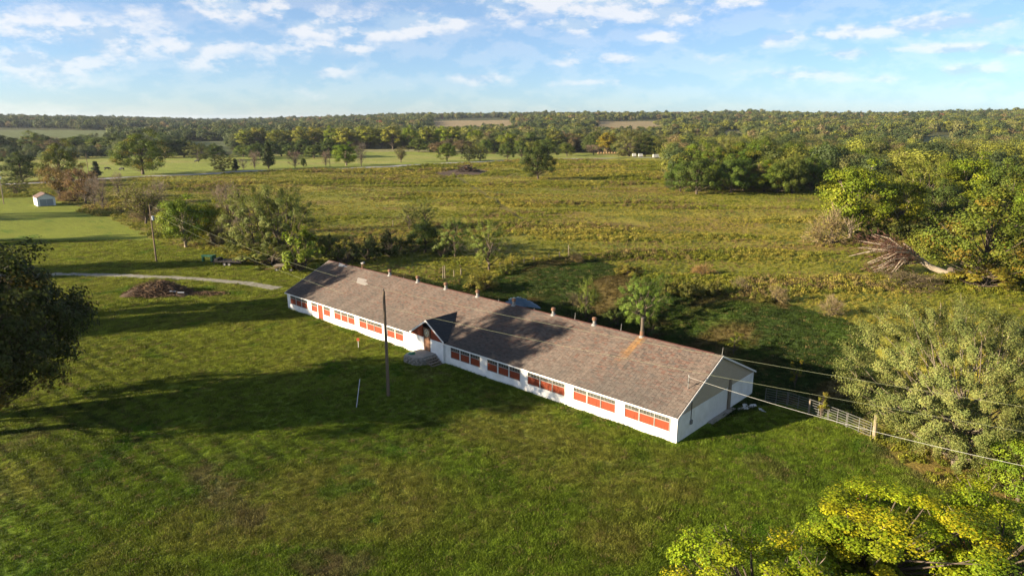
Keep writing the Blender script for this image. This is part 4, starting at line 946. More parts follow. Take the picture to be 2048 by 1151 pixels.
def scatter(name, pts, scale, rotz, idx, tint, protos, material):
    """protos: list of meshes kept in a collection of their own"""
    col = bpy.data.collections.new(name+'_kinds')
    for i, me in enumerate(protos):
        o = bpy.data.objects.new('%s_kind_%02d' % (name, i), me); col.objects.link(o)
    me = bpy.data.meshes.new(name); me.vertices.add(len(pts)); me.vertices.foreach_set('co', np.asarray(pts, np.float32).ravel())
    def at_(n, ty, d, k): a = me.attributes.new(n, ty, 'POINT'); a.data.foreach_set(k, np.asarray(d).ravel())
    at_('iscale', 'FLOAT_VECTOR', np.asarray(scale, np.float32), 'vector'); at_('irot', 'FLOAT_VECTOR', np.stack([rotz*0, rotz*0, rotz], 1).astype(np.float32), 'vector'); at_('iidx', 'INT', np.asarray(idx, np.int32), 'value')
    at_('tint', 'FLOAT_COLOR', np.hstack([tint, np.ones((len(tint), 1))]).astype(np.float32), 'color')
    me.update(); o = link(name, me)
    g = bpy.data.node_groups.new(name+'_scatter', 'GeometryNodeTree'); g.interface.new_socket('Geometry', in_out='INPUT', socket_type='NodeSocketGeometry'); g.interface.new_socket('Geometry', in_out='OUTPUT', socket_type='NodeSocketGeometry')
    n = NT(g); gi = n('NodeGroupInput'); go = n('NodeGroupOutput')
    ci = n('GeometryNodeCollectionInfo', transform_space='ORIGINAL'); ci.inputs['Collection'].default_value = col; ci.inputs['Separate Children'].default_value = True; ci.inputs['Reset Children'].default_value = True
    def na(nm, ty): q = n('GeometryNodeInputNamedAttribute', data_type=ty); q.inputs['Name'].default_value = nm; return q.outputs['Attribute']
    e2r = n('FunctionNodeEulerToRotation', ins={0: na('irot', 'FLOAT_VECTOR')})
    ip = n('GeometryNodeInstanceOnPoints', ins={'Points': gi.outputs[0], 'Instance': ci.outputs[0], 'Pick Instance': True, 'Instance Index': na('iidx', 'INT'), 'Rotation': e2r.outputs[0], 'Scale': na('iscale', 'FLOAT_VECTOR')})
    g.links.new(ip.outputs[0], go.inputs[0])
    md = o.modifiers.new('scatter', 'NODES'); md.node_group = g; o.data.materials.append(material); return o
def far_tree_mesh(key, seed, H, W, n, leaf, cone=False):
    rn = np.random.default_rng(seed); ncl = 26; C = []
    for i in range(ncl):
        d = norm(rn.normal(size=(1, 3)))[0]; r = .55+.45*rn.random(); C.append([d[0]*r*W*.42, d[1]*r*W*.42, H*.56+d[2]*r*H*.38])
    C = np.array(C); ids = rn.integers(0, ncl, n); o = norm(rn.normal(size=(n, 3)))*(rn.random(n)**.4)[:, None]*W*.17; p = C[ids]+o; p[:, 2] = np.maximum(p[:, 2], .2)
    nn = norm(norm(p-np.array([0, 0, H*.45]))*.7+norm(o)*.6+rn.normal(size=p.shape)*.4); V, F = leaves_np(p, nn, leaf*rn.uniform(.6, 1.4, n), .8, rn)
    c = np.ones((n, 3))*(rn.uniform(.78, 1.2, ncl)[ids]*rn.uniform(.75, 1.25, n))[:, None]
    tv, tf = tubes_np([(np.array([[0, 0, -.5], [0, 0, H*.3], [0, 0, H*.6]]), np.array([.28, .22, .12]))], 5)
    V = np.vstack([V, tv]); F = np.vstack([F, tf+4*n]); c = np.vstack([np.repeat(c, 4, 0), np.full((len(tv), 3), .9)])
    return np_mesh(key, V, F, LEAFI, c)
def build_woods():
    kinds = [far_tree_mesh('far_tree_%d' % i, 100+i, 11+i % 3, 9+1.2*(i % 4), 640, 1.0) for i in range(6)]+[far_tree_mesh('far_tree_%d' % i, 100+i, 11+i % 3, 9+1.2*(i % 4), 3600, .42) for i in range(6, 10)]
    P = []; rn = np.random.default_rng(77); d = 262.0
    while d < 4600:
        sp = 6.4+d*.0034; half = .86*d+30; n = int(2*half/sp)
        t = (rn.uniform(-half, half, n)); y = d+rn.uniform(-.5, .5, n)*sp; P.append(np.stack([t, y], 1)); d += sp
    P = np.vstack(P); x, y = P[:, 0], P[:, 1]; D = np.hypot(x, y); t = x/y
    edge = np.interp(t, [-1,-.60,-.50,-.42,-.36,-.24,-.06,.0,.16,.225,.232,.30,.45,.6,1], [610,610,640,680,760,700,660,640,600,590,290,290,250,225,215])
    keep = D > edge+(fbm(x, y, 60, 2, 81)-.5)*60
    for (t0, t1, d0, d1, _) in FIELDS:
        e = (fbm(x, y, 120, 3, 59)-.5); keep &= ~((t > t0+e*.03) & (t < t1+e*.03) & (D > d0+e*150) & (D < d1+e*150))
    keep &= ~((fbm(x, y, 210, 3, 83) > .63) & (D > 750) & (D < 2600)) 
    keep &= ~inside(YARD, x, y)
    x, y, D, t = x[keep], y[keep], D[keep], t[keep]; z = terrain(x, y); n = len(x)
    s = (.60+.8*rn.random(n)**1.5)*np.where((rn.random(n) < .08) & (D > 900), 1.25, 1.0)*(1+.25*sm(900, 2500, D)); sc = np.stack([s*rn.uniform(.95, 1.45, n), s*rn.uniform(.95, 1.45, n), s*rn.uniform(.8, 1.15, n)], 1)
    # lower scrub in front of the open fields so that they show
    for (t0, t1, d0, d1, _) in FIELDS:
        f = (t > t0-.01) & (t < t1+.01) & (D > d0-330) & (D < d0+20); sc[f] *= .62
    n1 = fbm(x, y, 55, 3, 91); n2 = rn.random(n); n3 = fbm(x, y, 160, 3, 93)
    c = np.tile(np.array([.062,.078,.020]), (n, 1)); c = mix(c, (.038,.052,.018), (n2 < .30)*1.0)
    ol = ((n2 > .35) & (n2 < .60))*1.0; c = mix(c, (.100,.100,.032), ol)
    yel = sm(.50,.60,n1)*((n2 > .5))*1.0*sm(-.30,-.05,t); c = mix(c, (.120,.125,.018), yel*.85)
    br = (n2 > .94)*1.0; c = mix(c, (.115,.090,.040), br); c = mix(c, (.16,.052,.025), (rn.random(n) < .003)*1.0)
    c = mix(c, (.034,.050,.022), sm(-.25,-.5,t)*.0+(t < -.3)*.5*(n2 < .8)); grove = ((t > -.39) & (t < -.05) & (D < 900))*1.0; c = mix(c, (.135,.138,.028), grove*(n2 < .8)*.9)
    c *= rn.uniform(.8, 1.2, n)[:, None]*1.55
    o = scatter('distant_woods', np.stack([x, y, z-.2], 1), sc, rn.uniform(0, 6.28, n), np.where(D < 800, rn.integers(6, 10, n), rn.integers(0, 6, n)), c, kinds, LEAFI)
    tag(o, 'mixed green and yellow woods rolling away to the horizon', 'woods', kind='stuff'); print('woods', n)
build_woods()
def blade_mesh(key, seed, n, h, spread, w, lean=.5):
    rn = np.random.default_rng(seed); b = np.stack([rn.normal(size=n)*spread, rn.normal(size=n)*spread, np.zeros(n)], 1)
    a = rn.uniform(0, 6.283, n); l = rn.uniform(.2, 1, n)*lean; hh = h*rn.uniform(.5, 1.15, n)
    tip = b+np.stack([np.cos(a)*l*hh, np.sin(a)*l*hh, hh], 1); q = rn.uniform(0, 6.283, n); s = np.stack([np.cos(q), np.sin(q), q*0], 1)*w/2; mid = b*.4+tip*.6+np.array([0, 0, .08])*hh[:, None]
    V = np.stack([b-s, b+s, mid+s*.8, tip, mid-s*.8], 1).reshape(-1, 3); i = np.arange(n)[:, None]*5
    F = np.concatenate([i+np.array([[0, 1, 2, 4]]), i+np.array([[4, 2, 3, 3]])])[: n]   # body quads
    tri = i+np.array([[4, 2, 3]]); c = np.ones((n, 1))*rn.uniform(.7, 1.3, (n, 1))*np.ones((1, 3)); c = np.repeat(c, 5, 0)
    Q = np.concatenate([i+np.array([[0, 1, 2, 4]])]); me = bpy.data.meshes.new(key); me.from_pydata([tuple(v) for v in V], [], [tuple(f) for f in Q]+[tuple(f) for f in tri])
    ca = me.color_attributes.new('Col', 'FLOAT_COLOR', 'POINT'); ca.data.foreach_set('color', np.hstack([c, np.ones((len(c), 1))]).astype(np.float32).ravel()); me.materials.append(GRASSI); return me
def weed_mesh(key, seed, H, W, n, leaf):
    rn = np.random.default_rng(seed); d = norm(rn.normal(size=(n, 3))); d[:, 2] = np.abs(d[:, 2]); r = rn.random(n)**.5
    p = d*r[:, None]*np.array([W/2, W/2, H]); e = 1+.35*np.sin(np.arctan2(p[:, 1], p[:, 0])*3+seed); p[:, :2] *= e[:, None]
    nn = norm(d*.7+rn.normal(size=p.shape)*.6+np.array([0, 0, .2])); V, F = leaves_np(p, nn, leaf*rn.uniform(.6, 1.4, n), .45, rn, 0, np.tile([0, 0, 1.6], (n, 1))+d)
    c = np.ones((n, 3))*rn.uniform(.65, 1.35, (n, 1)); return np_mesh(key, V, F, LEAFI, np.repeat(c, 4, 0))
def frustum_pts(rn, n, d0, d1, power=1.0, half=.80):
    y = (d0**power+(d1**power-d0**power)*rn.random(n))**(1/power); x = rn.uniform(-half, half, n)*y+rn.uniform(-4, 4, n); return x, y
def near_barn(x, y, pad=.25):
    u, v = blocal(x, y); return (u > -pad) & (u < BL+pad) & (v > -pad) & (v < BW+pad)
def build_grass():
    rn = np.random.default_rng(5)
    kinds = [blade_mesh('lawn_tuft_%d' % i, 40+i, 34, .105, .15, .030, .9) for i in range(5)]
    x, y = frustum_pts(rn, 240000, 21, 150, .8); c, l, k, m, fl = ground_color(x, y)
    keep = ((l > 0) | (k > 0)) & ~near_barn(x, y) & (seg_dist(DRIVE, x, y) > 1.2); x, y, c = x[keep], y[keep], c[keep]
    bare = c[:, 0] > c[:, 1]*1.22; kp = ~bare | (rn.random(len(x)) < .4); x, y, c = x[kp], y[kp], c[kp]
    n = len(x); D = np.hypot(x, y); s = rn.uniform(.60, 1.15, n)*(1+sm(50, 130, D)*.8)*(1+.35*sm(.62,.74,fbm(x, y, 2.2, 3, 201))); cc = c*rn.uniform(.75, 1.35, (n, 1))*(.68+.62*sm(.30,.70,fbm(x, y, .42, 2, 203)))[:, None]*np.array([1.05,1.05,.95])
    u_, v_ = blocal(x, y); foot = (v_ > -.9) & (v_ < -.2) & (u_ > 0) & (u_ < BL) & (fbm(u_, u_*0, 1.5, 2, 9) > .5); s = s*np.where(foot, 1.45, 1.0); cc[foot] = np.array([.10,.15,.012])
    dry = rn.random(n) < .06; cc[dry] = np.array([.17,.135,.05])
    o = scatter('lawn_grass', np.stack([x, y, terrain(x, y)-.01], 1), np.stack([s, s, s*rn.uniform(.8, 1.3, n)], 1), rn.uniform(0, 6.28, n), rn.integers(0, 5, n), cc, kinds, GRASSI)
    tag(o, 'short mown grass of the lawn round the barn', 'grass', kind='stuff'); print('grass', n)
    kinds = [weed_mesh('weed_%d' % i, 60+i, .55+.12*(i % 3), 1.3+.25*(i % 2), 120, .24) for i in range(5)]
    x, y = frustum_pts(rn, 235000, 40, 470, 1.15, .82); c, l, k, m, fl = ground_color(x, y)
    dens = fbm(x, y, 16, 4, 205); kp = (l == 0) & (k == 0) & (m == 0) & (fl == 0) & ~near_barn(x, y, 1.5) & (dens+rn.random(len(x))*.35 > .50) & ~inside(DIRT, x, y)
    kp &= (seg_dist(ROAD, x, y) > 6) & (np.minimum(seg_dist(TRAIL1, x, y), seg_dist(TRAIL2, x, y)) > .9)
    x, y, c = x[kp], y[kp], c[kp]; n = len(x); big = fbm(x*.28, y, 12, 3, 207); s = rn.uniform(.40, .95, n)*(.52+1.1*sm(.44,.68,big))*(.5+.5*sm(55, 95, np.hypot(x, y)))*(1+.4*sm(150, 400, np.hypot(x, y)))
    cc = np.tile(np.array([.180,.188,.020]), (n, 1)); cc = mix(cc, (.285,.240,.042), sm(.45,.62,fbm(x, y, 26, 3, 209))*.85); cc = mix(cc, (.090,.115,.016), (rn.random(n) < .35)*.8)
    cc = mix(cc, (.18,.125,.055), (fbm(x*.5, y, 12, 3, 211) > .58)*(rn.random(n) < .45)*.85); cc = mix(cc, (.22,.19,.05), (rn.random(n) < .06)*1.0); cc *= rn.uniform(.8, 1.2, (n, 1))
    o = scatter('pasture_weeds', np.stack([x, y, terrain(x, y)-.03], 1), np.stack([s, s, s*rn.uniform(.7, 1.25, n)], 1), rn.uniform(0, 6.28, n), rn.integers(0, 5, n), cc, kinds, LEAFI)
    tag(o, 'rough yellow green weeds and tall grass of the pasture', 'weeds', kind='stuff'); print('weeds', n)
build_grass()

# ------------------------------------------------------------------ shed, vehicles, piles, fences, cattle

def build_shed():
    p = at(76, 413); q = at(110, 411); rz = .73; L = 4.7
    S = empty('shed', p, rz, label='small white shed with red brown roof and grey doors on the left lawn', cat='shed'); Dp = 7.0; h = height_of(p, 396, 76); rz_ = h+1.15
    sd = mat('white_siding', (.62,.66,.68), .7, .12, 2); w = MB(); w.box(0, L, 0, .12, 0, h); w.box(0, .12, .121, Dp-.12, 0, h); w.box(L-.12, L, .121, Dp-.12, 0, h); w.box(0, L, Dp-.119, Dp, 0, h)
    w.prism([(0, h+.001), (L, h+.001), (L/2, rz_)], 1, 0, .12); w.prism([(0, h+.001), (L, h+.001), (L/2, rz_)], 1, Dp-.12, Dp); w.build('wall', sd, S)
    r = MB()
    for s in (-1, 1):
        xe = L/2+s*(L/2+.2); ze = h-.2*(rz_-h)/(L/2); r.hexa([(xe,-.25,ze+.01),(L/2,-.25,rz_+.01),(L/2,Dp+.25,rz_+.01),(xe,Dp+.25,ze+.01),(xe,-.25,ze+.09),(L/2,-.25,rz_+.09),(L/2,Dp+.25,rz_+.09),(xe,Dp+.25,ze+.09)])
    r.build('roof', mat('shed_roof', (.15,.10,.085), .85, .3, 3), S)
    gd = mat('grey_door', (.24,.28,.31), .6, .2, 3)
    for i in range(2): MB().box(L*.14+i*L*.37, L*.14+(i+1)*L*.37-.05, -.05, -.003, .05, h*.80).build('door', gd, S)
    for y in (2.2, 4.6):
        f = MB().box(-.05, -.003, y, y+.9, .9, 1.8).build('window', WHITE, S); MB().box(-.062, -.051, y+.1, y+.8, 1.0, 1.7).build('pane', BLACK, f)
build_shed()
def wheel(parent, x, y, r=.36, w=.22):
    o = MB().tube([(x,y-w/2,r),(x,y+w/2,r)], r, 14).build('wheel', mat('tyre_rubber', (.02,.02,.02), .85, .2, 5), parent); MB().tube([(x,y-w/2-.012,r),(x,y+w/2+.012,r)], r*.5, 10).build('rim', GALV, o)
def build_trailers():
    p = at(405, 528); q = at(490, 531); rz = math.atan2(q.y-p.y, q.x-p.x); L = (q-p).length
    T = empty('gooseneck_trailer', p, rz, label='dark flatbed trailer with green gooseneck parked under the trees left of the barn', cat='trailer'); g = mat('green_frame_paint', (.02,.10,.05), .5, .2, 3); dk = mat('dark_deck', (.035,.03,.028), .8, .3, 3)
    MB().box(2.9, L, -1.15, 1.15, .75, .92).build('deck', dk, T); f = MB(); f.box(2.2, L-.2, -.75, -.62, .55, .749); f.box(2.2, L-.2, .62, .75, .55, .749); f.build('chassis', dk, T)
    n = MB(); n.box(2.1, 2.45, -.7, .7, .5, 1.75); n.box(.1, 2.099, -.35, .35, 1.45, 1.75); n.box(.1, .4, -.25, .25, .55, 1.449); n.build('gooseneck', g, T)
    MB().tube([(2.6,-.5,0),(2.6,-.5,.9)], .06, 6).build('jack', GALV, T)
    MB().box(2.95, 3.6, -.9, .9, .921, 1.3).build('tool_box', BLACK, T)
    for x in (L*.62, L*.62+.9):
        for y in (-1.28, 1.28): wheel(T, x, y)
    for x in (3.5, 5.0, L-.6): MB().bar((x, -1.2, .93), (x, -1.2, 1.25), .07).build('stake_post', dk, T)
    p = at(540, 541); q = at(582, 541); W = empty('hay_wagon', p, math.atan2(q.y-p.y, q.x-p.x), label='old wooden hay wagon with tongue beside the yellow green tree', cat='wagon'); L = (q-p).length
    MB().box(.9, L+.9, -1.0, 1.0, .95, 1.05).build('bed', OLDWOOD, W); MB().tube([(1.3,0,.5),(-.9,0,.28)], .06, 6).build('tongue', RUST, W); MB().box(1.1, L+.7, -.5, .5, .70, .949).build('chassis', RUST, W)
    for x in (1.5, L+.3):
        for y in (-.85, .85): wheel(W, x, y, .34, .18)
        MB().tube([(x,-.9,.34),(x,.9,.34)], .05, 6).build('axle', RUST, W)
    MB().box(L+.78, L+.88, -1.0, 1.0, 1.051, 2.0).build('end_rack', OLDWOOD, W)
build_trailers()
def sticks(n, rx, ry, h, seed, ln, r):
    rn = random.Random(seed); m = MB()
    for i in range(n):
        a = rn.uniform(0, 6.283); q = rn.random()**.6; x, y = rx*q*math.cos(a), ry*q*math.sin(a); zt = h*(1-q**1.6)*rn.uniform(.2, 1); t = rn.uniform(0, 6.283); l = rn.uniform(.4, 1)*ln; e = rn.uniform(-.35, .45)
        d = Vector((math.cos(t), math.sin(t), e))*l; c = Vector((x, y, zt+.05)); p0 = c-d/2; p1 = c+d/2; p0.z = max(p0.z, .02); p1.z = max(p1.z, .02); mid = (p0+p1)/2+Vector((rn.uniform(-.1,.1), rn.uniform(-.1,.1), rn.uniform(-.05,.12)))*l*.5
        rad = r*rn.uniform(.4, 1.2); m.tube([p0, mid, p1], [rad, rad*.7, rad*.3], 4, False)
    return m
def mound(rx, ry, h, seed, m):
    n, k = 26, 12; rn = np.random.default_rng(seed); V = []; F = []
    for i in range(k+1):
        q = i/k
        for j in range(n):
            a = 6.283*j/n; e = 1+.25*math.sin(3*a+seed)+.12*math.sin(7*a+seed*2); V.append((rx*q*e*math.cos(a), ry*q*e*math.sin(a), h*(1-q**1.4)*(1+rn.normal()*.22)-(.12 if i == k else 0)))
    for i in range(k):
        for j in range(n): F.append((i*n+j, i*n+(j+1) % n, (i+1)*n+(j+1) % n, (i+1)*n+j))
    return np_mesh('mound', np.array(V), np.array(F)[:, ::-1], m)
def piles():
    brush = mat('dry_brush', (.17,.105,.055), .95, .5, 2, col2=(.07,.045,.028)); rot = mat('rotted_brush', (.080,.052,.032), .95, .5, 1.5, .8, 5, bdist=.1)
    p = at(318, 587); R = empty('brush_pile', p, 0, label='brown heap of cut brush on the lawn left of the barn', cat='brush pile')
    link('heap', mound(5.0, 3.0, 1.5, 3, rot), R); sticks(2200, 5.4, 3.2, 2.2, 4, 1.15, .045).build('sticks', brush, R)
    sk = sticks(420, 3.6, 1.6, .5, 8, 1.0, .035).build('sticks', brush, R); sk.location = (7.6, -.6, 0)
    for i, (dx, dy, z) in enumerate(((3.0,-1.6,.75),(4.3,-1.9,.65))):
        o = MB().box(-.45,.45,-.12,.12,0,.06).build('white_plank', WHITE, None, label='pale plank lying on the brush heap, %s of two' % ('left' if i == 0 else 'right'), cat='plank'); o.location = p+Vector((dx,dy,z)); o.rotation_euler = (.1,.1,.3)
    p = at(934, 344); R = empty('burn_pile', p, 0, label='burnt log pile on bare earth in the pasture', cat='log pile'); sticks(190, 5.0, 5, 3.6, 9, 5.0, .22).build('logs', mat('charred_log', (.055,.040,.032), .9, .5, 1), R); link('ash_heap', mound(9, 11, .6, 5, rot), R)
    for i, (dx, dz) in enumerate(((1.5, 1.6), (3.6, 1.5), (-.6, 2.2))): o = sticks(8, .8, .8, .6, 30+i, 2.2, .22).build('log', mat('orange_split_log', (.42,.17,.06), .8, .3, 2), R); o.location = (dx, -2.0, dz-.6)
    # blue tarp heap behind the barn
    p = at(1040, 608); T = mound(3.4, 2.0, 1.0, 7, mat('blue_grey_tarp', (.10,.17,.23), .5, .45, .8, .3, 4)); o = link('tarp_heap', T, None, label='heap under a blue grey tarp behind the barn ridge', cat='tarp'); o.location = p; o.rotation_euler = (0,0,BROT)
piles()
def fallen_tree():
    a = at(1890, 550); b = at(1822, 532); R = empty('fallen_tree', a, 0, label='fallen dead tree with pale trunk and rust brown twigs', cat='tree'); rn = random.Random(12)
    scl = a.y/(FPX*math.cos(PITCH)); L = 78*scl
    tip = Vector((-70*scl, 2.0, 40*scl)); DEAD = mat('bleached_wood', (.42,.35,.26), .85, .35, 2, .4, 8)
    MB().tube([Vector((.5,0,.25)), Vector((0,0,.4)), tip*.35, tip*.66, tip], [.66,.52,.46,.38,.26], 9).build('trunk', DEAD, R)
    MB().tube([tip*.30+Vector((0,.3,.1)), tip*.62+Vector((.1,.7,.75)), tip*1.02+Vector((0,1.0,1.5))], [.30,.26,.14], 7).build('second_stem', DEAD, R); limbs = MB(); tw_p = []; tw_d = []
    for i in range(40):
        t = rn.uniform(.50, 1.02); s = tip*t+Vector((0, rn.uniform(0, .8), rn.uniform(0, .7))); ang = rn.uniform(-.85, .75); d = Vector((-math.cos(ang), rn.uniform(-.55,.55), math.sin(ang)*.62)).normalized(); l = rn.uniform(4.5, 9.5)
        e = s+d*l; e.z = max(e.z, .25); m = (s+e)/2+Vector((0, rn.uniform(-.4,.4), rn.uniform(.1,.8))); r0 = rn.uniform(.13,.27); limbs.tube([s, m, e], [r0, r0*.65, r0*.2], 5, False)
        for k in range(95):
            q = rn.uniform(.25, 1.15); c = s.lerp(e, q)+Vector((rn.gauss(0,.6), rn.gauss(0,.6), rn.gauss(.35,.6))); c.z = max(c.z, .1); tw_p.append(c[:]); v = d+Vector((rn.gauss(0,.5), rn.gauss(0,.5), rn.gauss(.25,.5))); tw_d.append(v.normalized()[:])
    limbs.build('limbs', DEAD, R); p = np.array(tw_p); al = np.array(tw_d); g = np.random.default_rng(2); nn = norm(np.cross(al, g.normal(size=p.shape))); V, F = leaves_np(p, nn, g.uniform(.4, 1.2, len(p)), .085, g, 0, al*3)
    c = np.array([.115,.060,.042])*g.uniform(.6, 1.4, (len(p), 1)); o = link('twigs', np_mesh('twigs', V, F, LEAF, np.repeat(c, 4, 0)), R)
    rk = MB().rock((.9,0,.6), (.55,1.0,.9), 4, 10).build('root_plate', BARK, R)
fallen_tree()
DULL = mat('dull_galvanised', (.17,.17,.155), .6, .3, 6)
def panel(p0, p1, label, h=1.35, rails=6, posts=3):
    L = (p1-p0).length; R = empty('livestock_panel', p0, math.atan2(p1.y-p0.y, p1.x-p0.x), label=label, cat='fence panel', group='livestock panels by the olive tree'); R.rotation_euler = (0, -math.atan2(p1.z-p0.z, math.hypot(p1.x-p0.x, p1.y-p0.y)), R.rotation_euler.z)
    for k in range(rails): z = .2+(h-.2)*k/(rails-1); MB().tube([(0,0,z),(L,0,z)], .020, 6).build('rail', DULL, R)
    for k in range(posts): x = L*k/(posts-1); MB().tube([(x,0,.05),(x,0,h+.05)], .028, 6).build('upright', DULL, R)
fp = [at(1530, 803), at(1575, 812), at(1618, 826), at(1656, 840), at(1693, 855), at(1742, 876)]
for i, lab in enumerate(('shaded livestock panel next to the barn corner','shaded livestock panel second from the barn','sunlit livestock panel third from the barn behind the sapling','sunlit livestock panel fourth from the barn','sunlit livestock panel ending at the stout post')): panel(fp[i], fp[i+1]-(fp[i+1]-fp[i]).normalized()*.1, lab)
def post(px, py, topy, r, label, m=None, group='fence posts', name='fence_post'):
    b = at(px, py); H = height_of(b, topy, px); o = MB().tube([(0,0,-.3),(0,0,H*.5),(0,0,H)], [r, r*.97, r*.9], 8).build(name, m or OLDWOOD, None, label=label, cat='post', group=group); o.location = b; o.rotation_euler = (random.uniform(-.03,.03), random.uniform(-.03,.03), random.uniform(0,6)); return b, H
post(1748, 876, 828, .17, 'stout pale wooden post at the end of the livestock panels', mat('pale_post', (.26,.22,.15), .9, .3, 3)); post(1617, 828, 800, .09, 'dark post between shaded and sunlit livestock panels')
fl = [(886,558,532),(890,556,531),(908,553,540),(922,550,537),(1137,512,490),(1119,515,503),(1098,517,507),(1068,522,513),(1048,526,518),(1025,530,522),(1160,517,507),(786,452,440),(1000,534,525)]
names = ['left of two close fence posts behind the barn','right of two close fence posts behind the barn','fence post just right of the two close posts','fence post below the tiny yellowish sapling','tall fence post on the bank behind the barn','short post left of the tall bank post','low post second left of the tall bank post','low post third left of the tall bank post','low post fourth left of the tall bank post','low post fifth left of the tall bank post','short post right of the tall bank post','lone post in the rough left of the pale feathery trees','low post beside the feathery clear trunked tree']
FPB = [post(a, b, c, .085, n) for (a, b, c), n in zip(fl, names)]
def strand(i, j, zf, label):
    (a, ha), (b, hb) = FPB[i], FPB[j]; wire(a+Vector((0,0,ha*zf)), b+Vector((0,0,hb*zf)), .05, .012, GALV, label, 8, 'fence_wire')
for k, (i, j) in enumerate(((1,2),(2,3),(3,12),(12,9),(9,8),(8,7),(7,6),(6,5),(5,4),(4,10))): strand(i, j, .8, 'wire strand of the fence behind the barn, span %s' % ('one','two','three','four','five','six','seven','eight','nine','ten')[k])
for c, i in zip(range(4), ((720,512),(735,511),(752,510),(764,509))):
    b = at(*i); R = empty('corral_rail', b, .1, label='grey plank corral panel in the dark hedge, %s from the left' % ('first','second','third','fourth')[c], cat='corral', group='old corral panels')
    for z in (.3, .75, 1.2): MB().box(-.7,.7,-.03,.03,z,z+.14).build('rail', OLDWOOD, R)
    for x in (-.65, .6): MB().box(x,x+.1,.031,.12,-.2,1.5).build('upright', OLDWOOD, R)
def cow_mesh():
    import bmesh
    J = dict(rump=(-.85,0,1.15,.30,.36), belly=(-.15,0,1.05,.36,.42), chest=(.55,0,1.08,.32,.40), neck=(.95,0,1.0,.17,.24), poll=(1.28,0,.62,.14,.16), muzzle=(1.45,0,.25,.09,.10), tail=(-1.12,0,1.25,.06,.06), tail2=(-1.2,0,.6,.035,.035))
    names = list(J); V = [J[k][:3] for k in names]; R = [J[k][3:] for k in names]; ix = {k: i for i, k in enumerate(names)}; E = [('rump','belly'),('belly','chest'),('chest','neck'),('neck','poll'),('poll','muzzle'),('rump','tail'),('tail','tail2')]; E = [(ix[a], ix[b]) for a, b in E]
    for s in (-1, 1):
        for root, xs in (('rump', ((-.80,.95,.17),(-.72,.68,.11),(-.95,.40,.065),(-.88,.03,.06))), ('chest', ((.58,.72,.13),(.60,.42,.07),(.58,.22,.055),(.62,.03,.06)))):
            prev = ix[root]
            for (x, z, r) in xs: V.append((x, s*.20, z)); R.append((r, r)); E.append((prev, len(V)-1)); prev = len(V)-1
        V.append((1.22, s*.22, .74)); R.append((.05,.05)); E.append((ix['poll'], len(V)-1))
    me = bpy.data.meshes.new('cow_skeleton'); me.from_pydata(V, E, []); o = bpy.data.objects.new('cow_skeleton', me); ROOT.objects.link(o)
    o.modifiers.new('skin', 'SKIN'); sk = me.skin_vertices[0].data
    for i, r in enumerate(R): sk[i].radius = r
    sk[0].use_root = True; o.modifiers.new('sub', 'SUBSURF').levels = 1
    dg = bpy.context.evaluated_depsgraph_get(); res = bpy.data.meshes.new_from_object(o.evaluated_get(dg)); bpy.data.objects.remove(o); res.name = 'cow'; res.materials.clear(); res.materials.append(mat('black_hide', (.012,.011,.010), .7, .3, 4)); return res
CM = cow_mesh()
for (px, py, rz, lab) in ((215,341,.2,'black cow grazing in the meadow left of the large lone tree'),(244,342,2.9,'black cow half hidden at the left of the large lone tree'),(394,325,3.0,'black cow grazing below the greyish meadow tree'),(509,332,1.9,'black cow standing beside the bare tree by the road')):
    o = link('cow', CM, None, label=lab, cat='cow', group='cattle in the meadow'); o.location = at(px, py); o.rotation_euler = (0,0,rz); o.scale = (1.3,1.3,1.3)
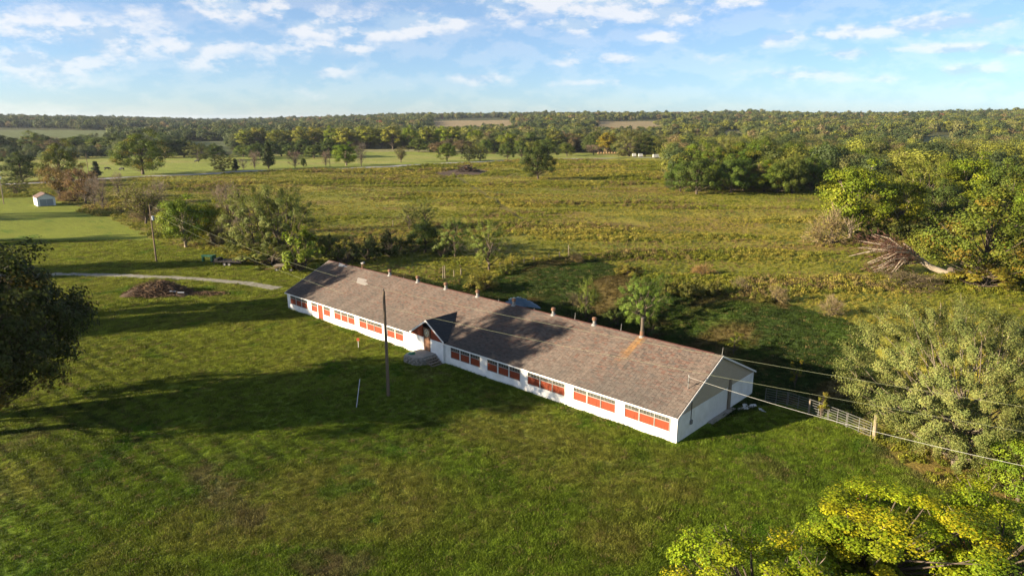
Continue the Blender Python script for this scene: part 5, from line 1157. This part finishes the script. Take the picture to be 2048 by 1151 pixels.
def far_things():
    straw = mat('straw', (.40,.27,.13), .95, .3, 1)
    b0 = at(1197, 308.5); b1 = at(1246, 308.5)
    for i in range(10):
        p = b0.lerp(b1, i/9); p.z = tz(p.x, p.y); R = empty('hay_bale', p, .1, label='round straw bale in the row before the far woods, %s from left' % ORD[i], cat='bale', group='row of round bales')
        MB().tube([(0,-.8,.85),(0,-.74,.9),(0,.74,.9),(0,.8,.85)], [.75,.9,.9,.75], 14).build('bale_body', straw, R); MB().tube([(0,-.84,.87),(0,-.80,.87)], [.35,.6], 12).build('bale_core', straw, R)
    for i, (px, py, L, lab) in enumerate(((1268,314,2.6,'white box trailer, leftmost of three at the far pasture end'),(1281,314.5,3.0,'white box trailer, middle of three at the far pasture end'),(1312,316,4.6,'long white box trailer, rightmost of three at the far pasture end'))):
        T = empty('box_trailer', at(px, py), .05*i, label=lab, cat='trailer', group='far white trailers'); MB().prism([(-L/2,.55),(L/2,.55),(L/2,2.3),(L/2-.3,2.6),(-L/2,2.6)], 1, -1.1, 1.1).build('box', mat('dull_white_trailer', (.42,.42,.40), .7, .25, 1), T); MB().tube([(-L/2,0,.55),(-L/2-1.2,0,.45)], .06, 6).build('tongue', RUST, T)
        for x in (0, .85):
            for y in (-1.2, 1.2): wheel(T, x, y, .34, .2)
    for i, (t, D, L, rz, lab) in enumerate((((1795-1024)/1416, 760, 11, .2, 'small white farmhouse among the trees at far right'), ((1655-1024)/1416, 900, 12, -.1, 'long low white farm building beside the red tree'))):
        y = D; x = t*D; R = empty('farmhouse', (x, y, tz(x, y)), rz, label=lab, cat='house'); h = 6.0 if i == 0 else 3.0; d = 8; R.location.z += (1.5 if i == 0 else .0)
        w = MB().box(-L/2, L/2, -d/2, d/2, -4, h); w.build('wall', WHITE, R); r = MB(); k = 2.6
        for s in (-1, 1): r.hexa([(-L/2-.4,s*(d/2+.4),h-.2),(L/2+.4,s*(d/2+.4),h-.2),(L/2+.4,0,h+k),(-L/2-.4,0,h+k),(-L/2-.4,s*(d/2+.4),h+.02),(L/2+.4,s*(d/2+.4),h+.02),(L/2+.4,0,h+k+.22),(-L/2-.4,0,h+k+.22)])
        r.build('roof', GALV if i == 0 else WHITE, R)
        for j in range(3):
            f = MB().box(-L*.32+j*L*.28, -L*.32+j*L*.28+1.0, -d/2-.05, -d/2-.003, h-2.6, h-1.1).build('window', WHITE, R); MB().box(-L*.32+j*L*.28+.1, -L*.32+j*L*.28+.9, -d/2-.062, -d/2-.051, h-2.5, h-1.2).build('pane', BLACK, f)
far_things()

# ------------------------------------------------------------------ haze

def build_haze():
    R = 13600.0; o = MB().box(-R, R, -R, R, -9.0, 82.0).build('haze', bpy.data.materials.new('haze'), None, kind='stuff', label='thin pale haze hanging over the land', cat='haze')
    m = o.data.materials[0]; m.use_nodes = True; nt = m.node_tree; nt.nodes.clear(); n = NT(nt); out = n('ShaderNodeOutputMaterial')
    v = n('ShaderNodeVolumePrincipled', ins={'Color': (.72,.82,1.0,1), 'Density': 0.00004, 'Anisotropy': .3}); nt.links.new(v.outputs[0], out.inputs['Volume'])
HAZE = True
if HAZE: build_haze()
